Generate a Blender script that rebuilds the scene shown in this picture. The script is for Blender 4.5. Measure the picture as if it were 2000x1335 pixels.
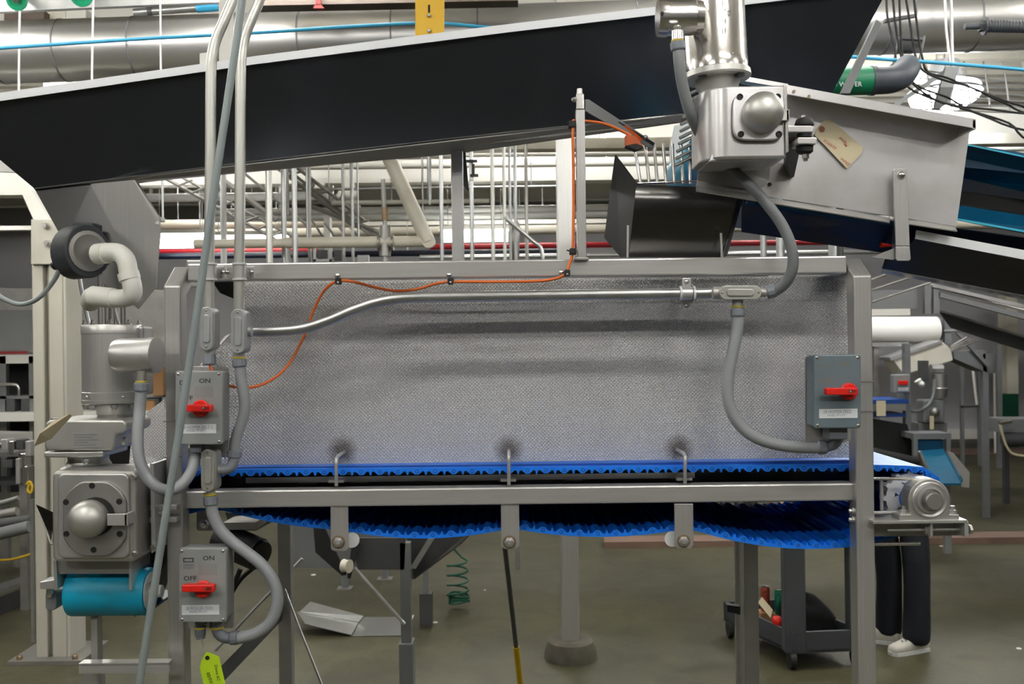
import bpy, math, random
from mathutils import Vector, Matrix
random.seed(7)
for o in list(bpy.data.objects): bpy.data.objects.remove(o)
SC = bpy.context.scene
COL = SC.collection
# ------------------------------------------------------------------ camera, world, light, exposure
F = 1850.0          # focal length in pixels of the 2000 px wide frame
H = 2.05            # camera height
ROLL = 0.012
cam = bpy.data.objects.new('camera', bpy.data.cameras.new('camera')); COL.objects.link(cam)
cam.location = (0, 0, H); cam.rotation_euler = (math.pi/2, ROLL, 0)
cam.data.sensor_width = 36.0; cam.data.lens = 36.0*F/2000.0
cam.data.clip_start = 0.05; cam.data.clip_end = 100
cam.data.dof.use_dof = True; cam.data.dof.focus_distance = 2.42; cam.data.dof.aperture_fstop = 8.0
SC.camera = cam
w = bpy.data.worlds.new('world'); SC.world = w; w.use_nodes = True
w.node_tree.nodes['Background'].inputs[0].default_value = (0.9, 0.95, 1, 1)
w.node_tree.nodes['Background'].inputs[1].default_value = 0.3
SC.view_settings.view_transform = 'Standard'; SC.view_settings.look = 'None'
SC.view_settings.gamma = 1.0; SC.view_settings.use_curve_mapping = False
SC.view_settings.exposure = 1.05
SC.cycles.max_bounces = 6; SC.cycles.diffuse_bounces = 3; SC.cycles.glossy_bounces = 4; SC.cycles.caustics_reflective = False; SC.cycles.caustics_refractive = False
SC.cycles.use_adaptive_sampling = True; SC.cycles.adaptive_threshold = .03; SC.cycles.sample_clamp_indirect = 6; SC.cycles.use_light_tree = False
TUBE_STRENGTH = 46.0
HIGHBAY_STRENGTH = 60.0
# ------------------------------------------------------------------ helpers
def P(x, y, D):
    u = x-1000.0; v = 667.5-y; c, s = math.cos(ROLL), math.sin(ROLL)
    return Vector(((u*c+v*s)*D/F, D, H+(-u*s+v*c)*D/F))
def px(n, D): return n*D/F
WL = {}; KIDS = {}; ALLT = []
def tagd(o, label=None, cat=None, group=None, kind=None):
    if label: o['label'] = label
    if cat: o['category'] = cat
    if group: o['group'] = group
    if kind: o['kind'] = kind
    return o
def thing(name, label, cat, group=None, kind=None):
    o = bpy.data.objects.new(name, None); COL.objects.link(o); o.empty_display_size = .05
    KIDS[o] = []; ALLT.append(o)
    return tagd(o, label, cat, group, kind)
def add(name, vf, mat, parent=None, label=None, cat=None, group=None, kind=None, smooth=None, bev=0, seg=2):
    V, Fc = vf
    V = [Vector(v) for v in V]
    lo = Vector([min(v[i] for v in V) for i in range(3)]); hi = Vector([max(v[i] for v in V) for i in range(3)])
    c = (lo+hi)/2
    if parent is None: c.z = lo.z
    me = bpy.data.meshes.new(name); me.from_pydata([v-c for v in V], [], Fc)
    me.materials.append(mat if not isinstance(mat, str) else M[mat])
    if smooth is not None:
        me.polygons.foreach_set('use_smooth', [True]*len(me.polygons))
        if smooth < 3: me.set_sharp_from_angle(angle=smooth)
    me.update()
    o = bpy.data.objects.new(name, me); COL.objects.link(o)
    WL[o] = c; o.location = c
    if bev:
        b = o.modifiers.new('bevel', 'BEVEL'); b.width = bev; b.segments = seg; b.limit_method = 'ANGLE'; b.angle_limit = math.radians(40)
    if parent is not None:
        o.parent = parent; KIDS.setdefault(parent, []).append(o)
    return tagd(o, label, cat, group, kind)
def finalize():
    for t in ALLT:
        lo = Vector((1e9,)*3); hi = -lo
        for k in KIDS[t]:
            for v in k.data.vertices:
                q = k.matrix_basis @ v.co if k in ROT else v.co+WL[k]
                for i in range(3): lo[i] = min(lo[i], q[i]); hi[i] = max(hi[i], q[i])
        c = (lo+hi)/2; c.z = lo.z; WL[t] = c; t.location = c
    for p, ks in KIDS.items():
        for k in ks:
            if k in ROT: k.matrix_basis = Matrix.Translation(-WL[p]) @ k.matrix_basis
            else: k.location = WL[k]-WL[p]
ROT = set()
# shapes: every one returns (verts, faces)
def join(*vfs):
    V, Fc = [], []
    for v, f in vfs:
        n = len(V); V += list(v); Fc += [[i+n for i in g] for g in f]
    return V, Fc
def box3(a, b):
    x0, y0, z0 = a; x1, y1, z1 = b
    return ([(x0,y0,z0),(x1,y0,z0),(x1,y1,z0),(x0,y1,z0),(x0,y0,z1),(x1,y0,z1),(x1,y1,z1),(x0,y1,z1)],
            [(0,3,2,1),(4,5,6,7),(0,1,5,4),(1,2,6,5),(2,3,7,6),(3,0,4,7)])
def pb(x0, y0, x1, y1, D, t):
    c = P((x0+x1)/2, (y0+y1)/2, D); a = px(x1-x0, D)/2; b = px(y1-y0, D)/2
    return box3((c.x-a, D, c.z-b), (c.x+a, D+t, c.z+b))
def prism3(pts, ext):
    n = len(pts); ext = Vector(ext); pts = [Vector(p) for p in pts]
    return pts+[p+ext for p in pts], [list(range(n)), list(range(2*n-1, n-1, -1))]+[[i, i+n, (i+1) % n+n, (i+1) % n] for i in range(n)]
def pp(poly, D, t):
    """polygon given in pixels (x, y[, depth]), pushed back by t"""
    pts = [P(q[0], q[1], q[2] if len(q) > 2 else D) for q in poly]
    a = sum((pts[i].x*pts[(i+1) % len(pts)].z-pts[(i+1) % len(pts)].x*pts[i].z) for i in range(len(pts)))
    if a < 0: pts = pts[::-1]
    return prism3(pts, (0, t, 0))
def sheet(pts, t):
    pts = [Vector(p) for p in pts]; n = Vector((0, 0, 0))
    for i in range(len(pts)): n += pts[i].cross(pts[(i+1) % len(pts)])
    n.normalize()
    if n.y > 0: pts = pts[::-1]; n = -n
    return prism3(pts, -n*t)
def frame_of(d):
    d = d.normalized(); a = Vector((0, 0, 1)) if abs(d.z) < .9 else Vector((1, 0, 0))
    u = d.cross(a).normalized(); return u, d.cross(u).normalized()
def tube(pts, r, n=10, cap=True):
    pts = [Vector(p) for p in pts]; m = len(pts)
    rs = r if isinstance(r, (list, tuple)) else [r]*m
    V, Fc = [], []; u = None
    for i in range(m):
        d = (pts[min(i+1, m-1)]-pts[max(i-1, 0)])
        if d.length < 1e-9: d = Vector((0, 0, 1))
        d.normalize()
        if u is None: u, v = frame_of(d)
        else:
            u = (u-d*u.dot(d)); u = u.normalized() if u.length > 1e-6 else frame_of(d)[0]; v = d.cross(u)
        for k in range(n):
            a = 2*math.pi*k/n; V.append(pts[i]+(u*math.cos(a)+v*math.sin(a))*rs[i])
    for i in range(m-1):
        for k in range(n):
            Fc.append([i*n+k, i*n+(k+1) % n, (i+1)*n+(k+1) % n, (i+1)*n+k])
    if cap: Fc.append(list(range(n-1, -1, -1))); Fc.append([(m-1)*n+k for k in range(n)])
    return V, Fc
def lathe(p, d, prof, n=24):
    """rings along direction d from p; prof = [(t, r)]"""
    d = Vector(d).normalized(); u, v = frame_of(d); p = Vector(p); V, Fc = [], []
    for t, r in prof:
        for k in range(n):
            a = 2*math.pi*k/n; V.append(p+d*t+(u*math.cos(a)+v*math.sin(a))*max(r, 1e-5))
    for i in range(len(prof)-1):
        for k in range(n): Fc.append([i*n+k, i*n+(k+1) % n, (i+1)*n+(k+1) % n, (i+1)*n+k])
    Fc.append(list(range(n-1, -1, -1))); Fc.append([(len(prof)-1)*n+k for k in range(n)])
    return V, Fc
def cyl(a, b, r, n=16): return tube([a, b], r, n)
def cr(q, k=6, closed=False):
    """smooth curve through points"""
    q = [Vector(p) for p in q]; out = []
    for i in range(len(q)-1):
        p0 = q[max(i-1, 0)]; p1 = q[i]; p2 = q[i+1]; p3 = q[min(i+2, len(q)-1)]
        for j in range(k):
            t = j/k; out.append(.5*((2*p1)+(p2-p0)*t+(2*p0-5*p1+4*p2-p3)*t*t+(3*p1-p0-3*p2+p3)*t**3))
    out.append(q[-1]); return out
def PT(l, D=None): return [P(q[0], q[1], q[2] if len(q) > 2 else D) for q in l]
def ptube(l, D, rp, n=10, k=0):
    pts = PT(l, D)
    if k: pts = cr(pts, k)
    return tube(pts, px(rp, D), n)
def rrect(x0, y0, x1, y1, r, k=5):
    out = []
    for cx, cy, a0 in ((x1-r, y0+r, -90), (x1-r, y1-r, 0), (x0+r, y1-r, 90), (x0+r, y0+r, 180)):
        for j in range(k+1):
            a = math.radians(a0+90*j/k); out.append((cx+r*math.cos(a), cy+r*math.sin(a)))
    return out
def circ(cx, cy, r, k=20, ry=None): return [(cx+r*math.cos(2*math.pi*j/k), cy+(ry or r)*math.sin(2*math.pi*j/k)) for j in range(k)]
def bolt(x, y, D, rp, t=.008, n=6): return lathe(P(x, y, D), (0, -1, 0), [(0, px(rp, D)), (t*.8, px(rp, D)), (t, px(rp*.75, D))], n)
def dome(x, y, D, rp, depth, n=24, k=7, base=0):
    r = px(rp, D)
    return lathe(P(x, y, D), (0, -1, 0), [(0, r)]+[(base+depth*math.sin(math.pi/2*j/k), r*math.cos(math.pi/2*j/k)) for j in range(k+1)], n)
FC = {}
def txt(s, x, y, D, hp, mat, parent, name='lettering', align='CENTER', rot=0, shear=0, widen=1.0, bold=0):
    """flat lettering as a mesh facing the camera; x, y = centre line, hp = cap height in px"""
    cu = bpy.data.curves.new('t', 'FONT'); cu.body = s; cu.align_x = align; cu.align_y = 'CENTER'; cu.size = 1.0; cu.shear = shear; cu.resolution_u = 2; cu.offset = bold
    ob = bpy.data.objects.new('t', cu); COL.objects.link(ob)
    me = bpy.data.meshes.new_from_object(ob.evaluated_get(bpy.context.evaluated_depsgraph_get()))
    k = px(hp, D)/.69; c = P(x, y, D); V = []
    for v in me.vertices:
        a, b = v.co.x*k*widen, v.co.y*k
        V.append((c.x+a*math.cos(rot)-b*math.sin(rot), D, c.z+a*math.sin(rot)+b*math.cos(rot)))
    f = [list(p.vertices) for p in me.polygons]
    bpy.data.objects.remove(ob); bpy.data.curves.remove(cu); bpy.data.meshes.remove(me)
    return add(name, (V, f), mat, parent)
# ------------------------------------------------------------------ materials
M = {}
def lin(c): return tuple((v/255/12.92 if v/255 <= .04045 else ((v/255+.055)/1.055)**2.4) for v in c)+(1,)
def mat(name, col, rough=.5, metal=0.0, var=.12, scale=8, stretch=(1,1,1), rvar=.1, bump=0, bscale=None, dirt=None, dscale=3, damt=.5, spec=.5, emit=0, coat=0):
    m = bpy.data.materials.new(name); m.use_nodes = True; nt = m.node_tree; N = nt.nodes; L = nt.links; b = N['Principled BSDF']
    tc = N.new('ShaderNodeTexCoord'); mp = N.new('ShaderNodeMapping'); mp.inputs['Scale'].default_value = stretch
    L.new(tc.outputs['Object'], mp.inputs['Vector'])
    nz = N.new('ShaderNodeTexNoise'); nz.inputs['Scale'].default_value = scale; nz.inputs['Detail'].default_value = 5
    L.new(mp.outputs[0], nz.inputs['Vector'])
    mx = N.new('ShaderNodeMix'); mx.data_type = 'RGBA'; L.new(nz.outputs['Fac'], mx.inputs['Factor'])
    c = lin(col); mx.inputs[6].default_value = tuple(max(0, v*(1-var*1.6)) for v in c[:3])+(1,); mx.inputs[7].default_value = tuple(min(1, v*(1+var*1.6)) for v in c[:3])+(1,)
    out = mx.outputs[2]
    if dirt:
        n2 = N.new('ShaderNodeTexNoise'); n2.inputs['Scale'].default_value = dscale; n2.inputs['Detail'].default_value = 6; L.new(tc.outputs['Object'], n2.inputs['Vector'])
        rp = N.new('ShaderNodeMapRange'); rp.inputs[1].default_value = .5; rp.inputs[2].default_value = .72; rp.inputs[3].default_value = 0; rp.inputs[4].default_value = damt; L.new(n2.outputs['Fac'], rp.inputs[0])
        m2 = N.new('ShaderNodeMix'); m2.data_type = 'RGBA'; L.new(rp.outputs[0], m2.inputs['Factor']); L.new(out, m2.inputs[6]); m2.inputs[7].default_value = lin(dirt); out = m2.outputs[2]
    L.new(out, b.inputs['Base Color'])
    mr = N.new('ShaderNodeMapRange'); mr.inputs[3].default_value = max(.02, rough-rvar); mr.inputs[4].default_value = min(1, rough+rvar); L.new(nz.outputs['Fac'], mr.inputs[0]); L.new(mr.outputs[0], b.inputs['Roughness'])
    b.inputs['Metallic'].default_value = metal; b.inputs['Specular IOR Level'].default_value = spec; b.inputs['Coat Weight'].default_value = coat
    if bump:
        bp = N.new('ShaderNodeBump'); bp.inputs['Strength'].default_value = bump; bp.inputs['Distance'].default_value = .004
        if bscale:
            n3 = N.new('ShaderNodeTexNoise'); n3.inputs['Scale'].default_value = bscale; L.new(tc.outputs['Object'], n3.inputs['Vector']); L.new(n3.outputs['Fac'], bp.inputs['Height'])
        else: L.new(nz.outputs['Fac'], bp.inputs['Height'])
        L.new(bp.outputs[0], b.inputs['Normal'])
    if emit: b.inputs['Emission Color'].default_value = c; b.inputs['Emission Strength'].default_value = emit
    M[name] = m; return m
mat('steel_h', (208,207,205), .32, .65, .10, 6, (1,8,60), .08)          # brushed along x
mat('steel_v', (198,197,195), .34, .65, .10, 6, (60,8,1), .08)          # brushed along z
mat('steel', (200,199,198), .36, .7, .10, 12, (1,1,1), .1)
mat('steel_dull', (164,163,160), .45, .8, .14, 9, (1,1,1), .1, dirt=(120,100,80), dscale=5, damt=.25)
mat('steel_bright', (222,219,216), .2, .95, .05, 5, (1,1,1), .06)
mat('steel_white', (224,222,223), .3, .65, .05, 3, (1,1,6), .06, dirt=(150,140,128), dscale=4, damt=.35)
mat('steel_cast', (196,195,191), .42, .75, .08, 20, (1,1,1), .06, bump=.05, bscale=260)
mat('steel_mirror', (200,200,202), .1, 1.0, .04, 3, (1,1,1), .04)
mat('steel_dark', (58,58,58), .3, .6, .12, 4, (1,1,1), .06, dirt=(44,42,38), dscale=3, damt=.4)
mat('chute_face', (72,75,82), .24, .8, .08, 1.5, (1,1,1), .05)  # stainless with the dark floor reflection put into its base colour
mat('chute_flange', (240,242,246), .5, 0, .03, 5, (1,1,1), .05)  # same stainless chute, overhead light put into a near-white colour
mat('weld', (150,130,105), .5, .7, .3, 60)
mat('galv', (182,184,184), .34, .85, .10, 20, (1,1,1), .08)
mat('galv_warm', (206,206,200), .36, .7, .06, 12, (1,1,1), .08)
mat('body_cast', (176,178,180), .42, .5, .06, 30, (1,1,1), .08, bump=.06, bscale=400)
mat('body_worn', (178,178,172), .45, .55, .14, 30, (1,1,1), .08, bump=.06, bscale=400)
mat('flex', (148,152,156), .42, 0, .05, 12, (1,1,1), .06)
mat('flex_dark', (124,128,131), .42, 0, .05, 12)
mat('nut_grey', (122,128,137), .4, 0, .06, 14)
mat('seal_yellow', (196,176,60), .5, 0, .08)
mat('box_grey', (150,154,154), .42, .1, .04, 10)
mat('box_blue', (106,120,129), .4, .1, .04, 10)
mat('box_side', (136,139,139), .5, .1, .05, 10)
mat('red', (226,36,26), .35, 0, .06, 14)
mat('dark_red', (130,22,22), .5, 0, .1, 14)
mat('label_white', (226,230,234), .5, 0, .02, 10)
mat('ink', (62,64,66), .7, 0, .05)
mat('ink_faint', (120,118,106), .7, 0, .05)
mat('ink_soft', (112,116,118), .7, 0, .04)
mat('ink_label', (150,156,168), .7, 0, .05)
mat('ink_red', (176,50,44), .7, 0, .1)
mat('ink_black', (32,34,26), .7, 0, .1)
mat('belt_blue', (26,122,240), .38, 0, .06, 10, spec=.4)
mat('pin_blue', (22,66,140), .5, 0, .1, 10)
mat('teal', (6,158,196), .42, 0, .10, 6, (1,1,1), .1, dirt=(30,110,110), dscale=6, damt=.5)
mat('teal_dark', (0,70,104), .4, 0, .12, 4)  # belt teal with the shade of runs and undersides painted in
mat('teal_lit_edge', (60,180,214), .5, 0, .05)  # belt teal painted paler where light catches the edge
mat('navy', (10,22,44), .45, 0, .2, 4)
mat('orange', (226,112,48), .45, 0, .05)
mat('orange_sensor', (190,84,30), .4, 0, .1)
mat('rubber', (34,35,36), .55, 0, .15, 12)
mat('black', (22,22,23), .6, 0, .15, 12)
mat('disc_black', (52,56,60), .6, 0, .2, 14, dirt=(90,92,92), dscale=12, damt=.3)
mat('teal_mid', (0,78,108), .42, 0, .1, 6)
mat('pvc', (238,237,230), .35, 0, .04, 8, dirt=(206,198,172), dscale=6, damt=.25)
mat('white_plastic', (218,220,220), .4, 0, .04)
mat('cream', (224,219,204), .5, .05, .05, 3, dirt=(170,150,120), dscale=3, damt=.3)
mat('column_paint', (196,193,181), .45, .1, .06, 2.5, (6,6,.6), .08, dirt=(140,136,122), dscale=2, damt=.3)
mat('white_paint', (232,230,222), .5, 0, .04, 3)
mat('ceiling', (186,182,170), .7, 0, .05, 2)
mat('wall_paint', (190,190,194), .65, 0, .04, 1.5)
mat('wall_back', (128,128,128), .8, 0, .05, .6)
mat('red_pipe', (176,30,44), .4, 0, .06)
mat('blue_hose', (66,176,222), .4, 0, .05)
mat('yellow', (246,196,50), .45, 0, .05, 6)
mat('green_valve', (22,146,104), .4, 0, .06)
mat('green_band', (16,120,84), .45, 0, .05)
mat('green_hose', (18,78,58), .45, 0, .1)
mat('dark_pipe', (62,68,78), .5, 0, .1)
mat('beam_dark', (92,80,72), .6, 0, .15, 4)
mat('grey_paint', (120,122,124), .5, .2, .08, 6)
mat('grey_dark', (74,75,76), .5, .2, .12, 6)
mat('rod_grey', (112,116,120), .42, .35, .05, 14)
mat('cable_grey', (150,160,162), .45, .15, .05, 14)
mat('concrete_block', (84,80,70), .9, 0, .3, 14, bump=.6, bscale=40)
mat('curb', (128,104,92), .6, .3, .2, 4)
mat('tag', (214,202,170), .7, 0, .03, 6)
mat('tag_green', (190,226,34), .6, 0, .03, 6)
mat('tag_hole', (150,96,80), .7, 0, .03, 6)
mat('cart_grey', (60,63,67), .55, 0, .12, 8)
mat('denim', (10,15,26), .85, 0, .25, 14, bump=.3, bscale=60)
mat('shirt', (40,42,48), .85, 0, .15, 10, bump=.2, bscale=50)
mat('skin', (190,140,115), .5, 0, .06, 8)
mat('hair', (30,24,20), .6, 0, .2, 30)
mat('shoe', (210,206,196), .6, 0, .06, 10, dirt=(150,146,136), dscale=8, damt=.4)
mat('can_red', (176,84,66), .3, .6, .3, 25)
mat('can_green', (40,134,110), .3, .6, .3, 25)
mat('can_silver', (190,190,190), .25, .9, .05)
mat('yellow_cable', (206,170,34), .5)
mat('bag_black', (12,12,13), .95, 0, .2, 10, spec=.2)
mat('dark_void', (26,26,26), .8, 0, .2, 4)
mat('stain', (58,56,46), .75, 0, .3, 8)
mat('litter', (216,212,200), .7, 0, .1)
def lamp_mat(name, col, s):
    m = bpy.data.materials.new(name); m.use_nodes = True; b = m.node_tree.nodes['Principled BSDF']
    b.inputs['Base Color'].default_value = lin(col); b.inputs['Emission Color'].default_value = lin(col); b.inputs['Emission Strength'].default_value = s; M[name] = m
lamp_mat('tube_light', (255,253,248), TUBE_STRENGTH)
lamp_mat('panel_light', (255,252,240), 7.0)
lamp_mat('highbay_light', (246,250,255), HIGHBAY_STRENGTH)
def dimple_mat(name, col, pitch, spots=()):
    m = bpy.data.materials.new(name); m.use_nodes = True; nt = m.node_tree; N = nt.nodes; L = nt.links; b = N['Principled BSDF']
    tc = N.new('ShaderNodeTexCoord'); sp = N.new('ShaderNodeSeparateXYZ'); L.new(tc.outputs['Object'], sp.inputs[0])
    def mth(op, a, v=None):
        n = N.new('ShaderNodeMath'); n.operation = op
        L.new(a, n.inputs[0])
        if v is not None:
            if isinstance(v, float): n.inputs[1].default_value = v
            else: L.new(v, n.inputs[1])
        return n.outputs[0]
    cx = mth('COSINE', mth('MULTIPLY', sp.outputs['X'], 2*math.pi/pitch)); cz = mth('COSINE', mth('MULTIPLY', sp.outputs['Z'], 2*math.pi/pitch))
    h = mth('MULTIPLY', cx, cz); h = mth('MAXIMUM', h, -.02)
    bp = N.new('ShaderNodeBump'); bp.inputs['Strength'].default_value = 1.0; bp.inputs['Distance'].default_value = pitch*.24; L.new(h, bp.inputs['Height']); L.new(bp.outputs[0], b.inputs['Normal'])
    nz = N.new('ShaderNodeTexNoise'); nz.inputs['Scale'].default_value = 3; L.new(tc.outputs['Object'], nz.inputs['Vector'])
    mx = N.new('ShaderNodeMix'); mx.data_type = 'RGBA'; c = lin(col); mx.inputs[6].default_value = tuple(v*.86 for v in c[:3])+(1,); mx.inputs[7].default_value = tuple(min(1, v*1.12) for v in c[:3])+(1,); L.new(nz.outputs['Fac'], mx.inputs[0]); out = mx.outputs[2]
    # lamp glints painted into the colour: raised dots paler, ground between them darker
    glint_rng = N.new('ShaderNodeMapRange'); glint_rng.inputs[1].default_value = -.05; glint_rng.inputs[2].default_value = .5; glint_rng.inputs[3].default_value = .5; glint_rng.inputs[4].default_value = 0; L.new(mth('MULTIPLY', cx, cz), glint_rng.inputs[0])
    glint_mix = N.new('ShaderNodeMix'); glint_mix.data_type = 'RGBA'; L.new(glint_rng.outputs[0], glint_mix.inputs[0]); L.new(out, glint_mix.inputs[6]); glint_mix.inputs[7].default_value = lin((150,148,146)); out = glint_mix.outputs[2]
    for sx, sz, r in spots:      # weld heat stains
        dx = mth('SUBTRACT', sp.outputs['X'], float(sx)); dz = mth('SUBTRACT', sp.outputs['Z'], float(sz))
        n2 = N.new('ShaderNodeTexNoise'); n2.inputs['Scale'].default_value = 60; L.new(tc.outputs['Object'], n2.inputs['Vector'])
        dd = mth('SQRT', mth('ADD', mth('MULTIPLY', dx, dx), mth('MULTIPLY', dz, dz))); dd = mth('ADD', dd, mth('MULTIPLY', n2.outputs['Fac'], .012))
        mr = N.new('ShaderNodeMapRange'); mr.inputs[1].default_value = r*.45; mr.inputs[2].default_value = r*1.15; mr.inputs[3].default_value = .75; mr.inputs[4].default_value = 0; L.new(dd, mr.inputs[0])
        m2 = N.new('ShaderNodeMix'); m2.data_type = 'RGBA'; L.new(mr.outputs[0], m2.inputs[0]); L.new(out, m2.inputs[6]); m2.inputs[7].default_value = lin((70,56,44)); out = m2.outputs[2]
    L.new(out, b.inputs['Base Color'])
    b.inputs['Metallic'].default_value = .32; b.inputs['Roughness'].default_value = .24; M[name] = m
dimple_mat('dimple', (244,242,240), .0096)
mat('skirt_blue', (22,70,150), .4, 0, .08, 6)
def floor_mat():
    m = bpy.data.materials.new('concrete_floor'); m.use_nodes = True; nt = m.node_tree; N = nt.nodes; L = nt.links; b = N['Principled BSDF']
    tc = N.new('ShaderNodeTexCoord'); src = tc.outputs['Object']
    def nz(s, d=6, dist=0):
        n = N.new('ShaderNodeTexNoise'); n.inputs['Scale'].default_value = s; n.inputs['Detail'].default_value = d; n.inputs['Distortion'].default_value = dist; L.new(src, n.inputs['Vector']); return n.outputs['Fac']
    def ramp(f, a, b_, ca, cb):
        r = N.new('ShaderNodeValToRGB'); r.color_ramp.elements[0].position = a; r.color_ramp.elements[1].position = b_; r.color_ramp.elements[0].color = lin(ca); r.color_ramp.elements[1].color = lin(cb); L.new(f, r.inputs[0]); return r.outputs[0]
    base = ramp(nz(.7, 8, .6), .3, .7, (62,61,41), (82,79,55))
    patch = ramp(nz(2.6, 8, 1.2), .46, .66, (255,255,255), (196,194,188))
    fine = ramp(nz(40, 4), .3, .7, (228,228,228), (255,255,255))
    def mul(a, c, f=1):
        x = N.new('ShaderNodeMix'); x.data_type = 'RGBA'; x.blend_type = 'MULTIPLY'; x.inputs[0].default_value = f; L.new(a, x.inputs[6]); L.new(c, x.inputs[7]); return x.outputs[2]
    L.new(mul(mul(base, patch, .7), fine), b.inputs['Base Color'])
    r = N.new('ShaderNodeMapRange'); r.inputs[3].default_value = .38; r.inputs[4].default_value = .62; L.new(nz(1.4), r.inputs[0]); L.new(r.outputs[0], b.inputs['Roughness'])
    bp = N.new('ShaderNodeBump'); bp.inputs['Strength'].default_value = .15; bp.inputs['Distance'].default_value = .01; L.new(nz(25), bp.inputs['Height']); L.new(bp.outputs[0], b.inputs['Normal'])
    M['floor'] = m
floor_mat()
# ------------------------------------------------------------------ the room
RX, RY0, RY1, RZ = 17.0, -7.0, 19.0, 5.0
def struct(name, vf, m, **k): return add(name, vf, m, kind='structure', **k)
struct('floor', box3((-RX, RY0, -.2), (RX, RY1, 0)), 'floor', label='stained olive grey concrete factory floor', cat='floor')
struct('ceiling', box3((-RX, RY0, RZ), (RX, RY1, RZ+.15)), 'ceiling', label='off-white factory ceiling above beams and pipes', cat='ceiling')
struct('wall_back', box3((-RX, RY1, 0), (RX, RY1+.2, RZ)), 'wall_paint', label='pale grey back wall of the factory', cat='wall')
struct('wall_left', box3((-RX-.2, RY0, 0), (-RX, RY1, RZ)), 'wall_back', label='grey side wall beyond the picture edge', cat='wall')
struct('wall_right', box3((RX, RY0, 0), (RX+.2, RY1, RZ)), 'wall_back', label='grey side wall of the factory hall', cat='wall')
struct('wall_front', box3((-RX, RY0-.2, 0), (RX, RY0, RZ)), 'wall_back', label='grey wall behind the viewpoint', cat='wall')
struct('baseboard_back', box3((-RX, RY1-.03, .0), (RX, RY1, .2)), 'white_paint', label='white baseboard along the back wall', cat='baseboard')
# ceiling beams, parallel to the back wall
def ibeam(y, z, d, wd, name='trim_1', x0=-RX, x1=RX, m='white_paint'):
    return join(box3((x0, y-wd/2, z), (x1, y+wd/2, z+.02)), box3((x0, y-.008, z+.02), (x1, y+.008, z+d-.02)), box3((x0, y-wd/2, z+d-.02), (x1, y+wd/2, z+d)))
for i, (y, z, d) in enumerate([(2.2,4.68,.32),(4.8,4.68,.32),(8.0,4.6,.4),(10.6,4.25,.34),(12.4,4.62,.38),(14.6,4.5,.3),(16.8,4.55,.3)]):
    struct('trim_%d' % (i+1), ibeam(y, z, d, .2), 'white_paint', label='white steel roof beam, %s row' % ['first','second','third','fourth','fifth','sixth','seventh'][i], cat='beam')
for i in range(28):     # ribs of the roof deck
    pass
deck = []
y = 6.0
while y < RY1:
    deck.append(box3((-RX, y, RZ-.05), (RX, y+.11, RZ))); y += .3
struct('trim_8', join(*deck), 'ceiling', label='ribbed metal roof deck under the ceiling', cat='roof deck')
# hanging fluorescent fixtures
def fixture(x, y, z, l=1.2, label='', name='fluorescent_light', wide=.09):
    t = thing(name, label, 'light', 'fluorescent lights')
    pr = [(-wide/2, .05), (-wide/2, .11), (wide/2, .11), (wide/2, .05)]
    n = len(pr); V = [(x-l/2, y+a, z+b) for a, b in pr]+[(x+l/2, y+a, z+b) for a, b in pr]
    add('housing', (V, [[i, (i+1) % n, (i+1) % n+n, i+n] for i in range(n)]+[list(range(n))[::-1], [i+n for i in range(n)]]), 'white_paint', t)
    for s in (-1, 1): add('tube', cyl((x-l/2+.02, y+s*.06, z+.022), (x+l/2-.02, y+s*.06, z+.022), .019, 6), 'tube_light', t, smooth=1)
    for s in (-1, 1): add('hanger', cyl((x+s*l*.4, y, z+.11), (x+s*l*.4, y, RZ), .006, 6), 'galv', t)
k = 0
for yy, xs in ((-2.6, (-6.0,-2.2,1.4,5.2)), (.4, (-5.2,-1.8,1.4,4.6)), (3.6, (-6.6,-3.2,3.2,6.6)), (5.5, (-4.4,-1.4,1.6,4.8)), (9.3, (-7.5,-3.8,.2,3.6)), (13.2, (-8,-4,0,4,8))):
    for x in xs:
        k += 1
        fixture(x, yy, 4.55, 1.5, 'white twin-tube fluorescent light under the roof, %s row from the viewpoint side, %s along' % ({-2.6:'first',.4:'second',3.6:'third',5.5:'fourth',9.3:'fifth',13.2:'sixth'}[yy], ['first','second','third','fourth','fifth'][xs.index(x)]))
def seen_fix(x0, x1, y, D, label, h):
    p = P((x0+x1)/2, y, D); t = thing('fluorescent_light', label, 'light', 'fluorescent lights'); l = px(x1-x0, D)
    add('diffuser', box3((p.x-l/2, D-.1, p.z-h/2), (p.x+l/2, D+.1, p.z+h/2)), 'panel_light', t)
    add('housing', box3((p.x-l/2-.02, D-.12, p.z+h/2), (p.x+l/2+.02, D+.12, p.z+h/2+.05)), 'white_paint', t)
    for s in (-1, 1): add('hanger', cyl((p.x+s*l*.4, D, p.z+h/2), (p.x+s*l*.4, D, RZ), .006, 6), 'galv', t)
seen_fix(302, 402, 470, 12.4, 'lit fluorescent light beside the bare metal chute outlet', .17)
seen_fix(412, 560, 465, 12.3, 'lit fluorescent light beyond the two upright conduits', .06)
seen_fix(862, 992, 460, 11.6, 'lit fluorescent light beyond the dark chute leg', .13)
# high-bay lamp
t = thing('high_bay_lamp', 'glaring round high-bay lamp under the ceiling above the white conveyor panel', 'lamp')
q = P(1845, 182, 9.0); r = px(66, 9)
add('lens', lathe(q, (0,-.25,-1), [(0, r), (.05, r*.96), (.10, r*.7), (.12, .02)], 28), 'highbay_light', t, smooth=1)
add('housing', lathe(q, (0,0,1), [(0, r*1.04), (.02, r*1.04), (.12, r*.5), (.3, r*.4), (.3, .05)], 24), 'grey_paint', t, smooth=1)
add('hanger', cyl(q+Vector((0,0,.3)), (q.x, q.y, RZ), .01, 6), 'galv', t)

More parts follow.
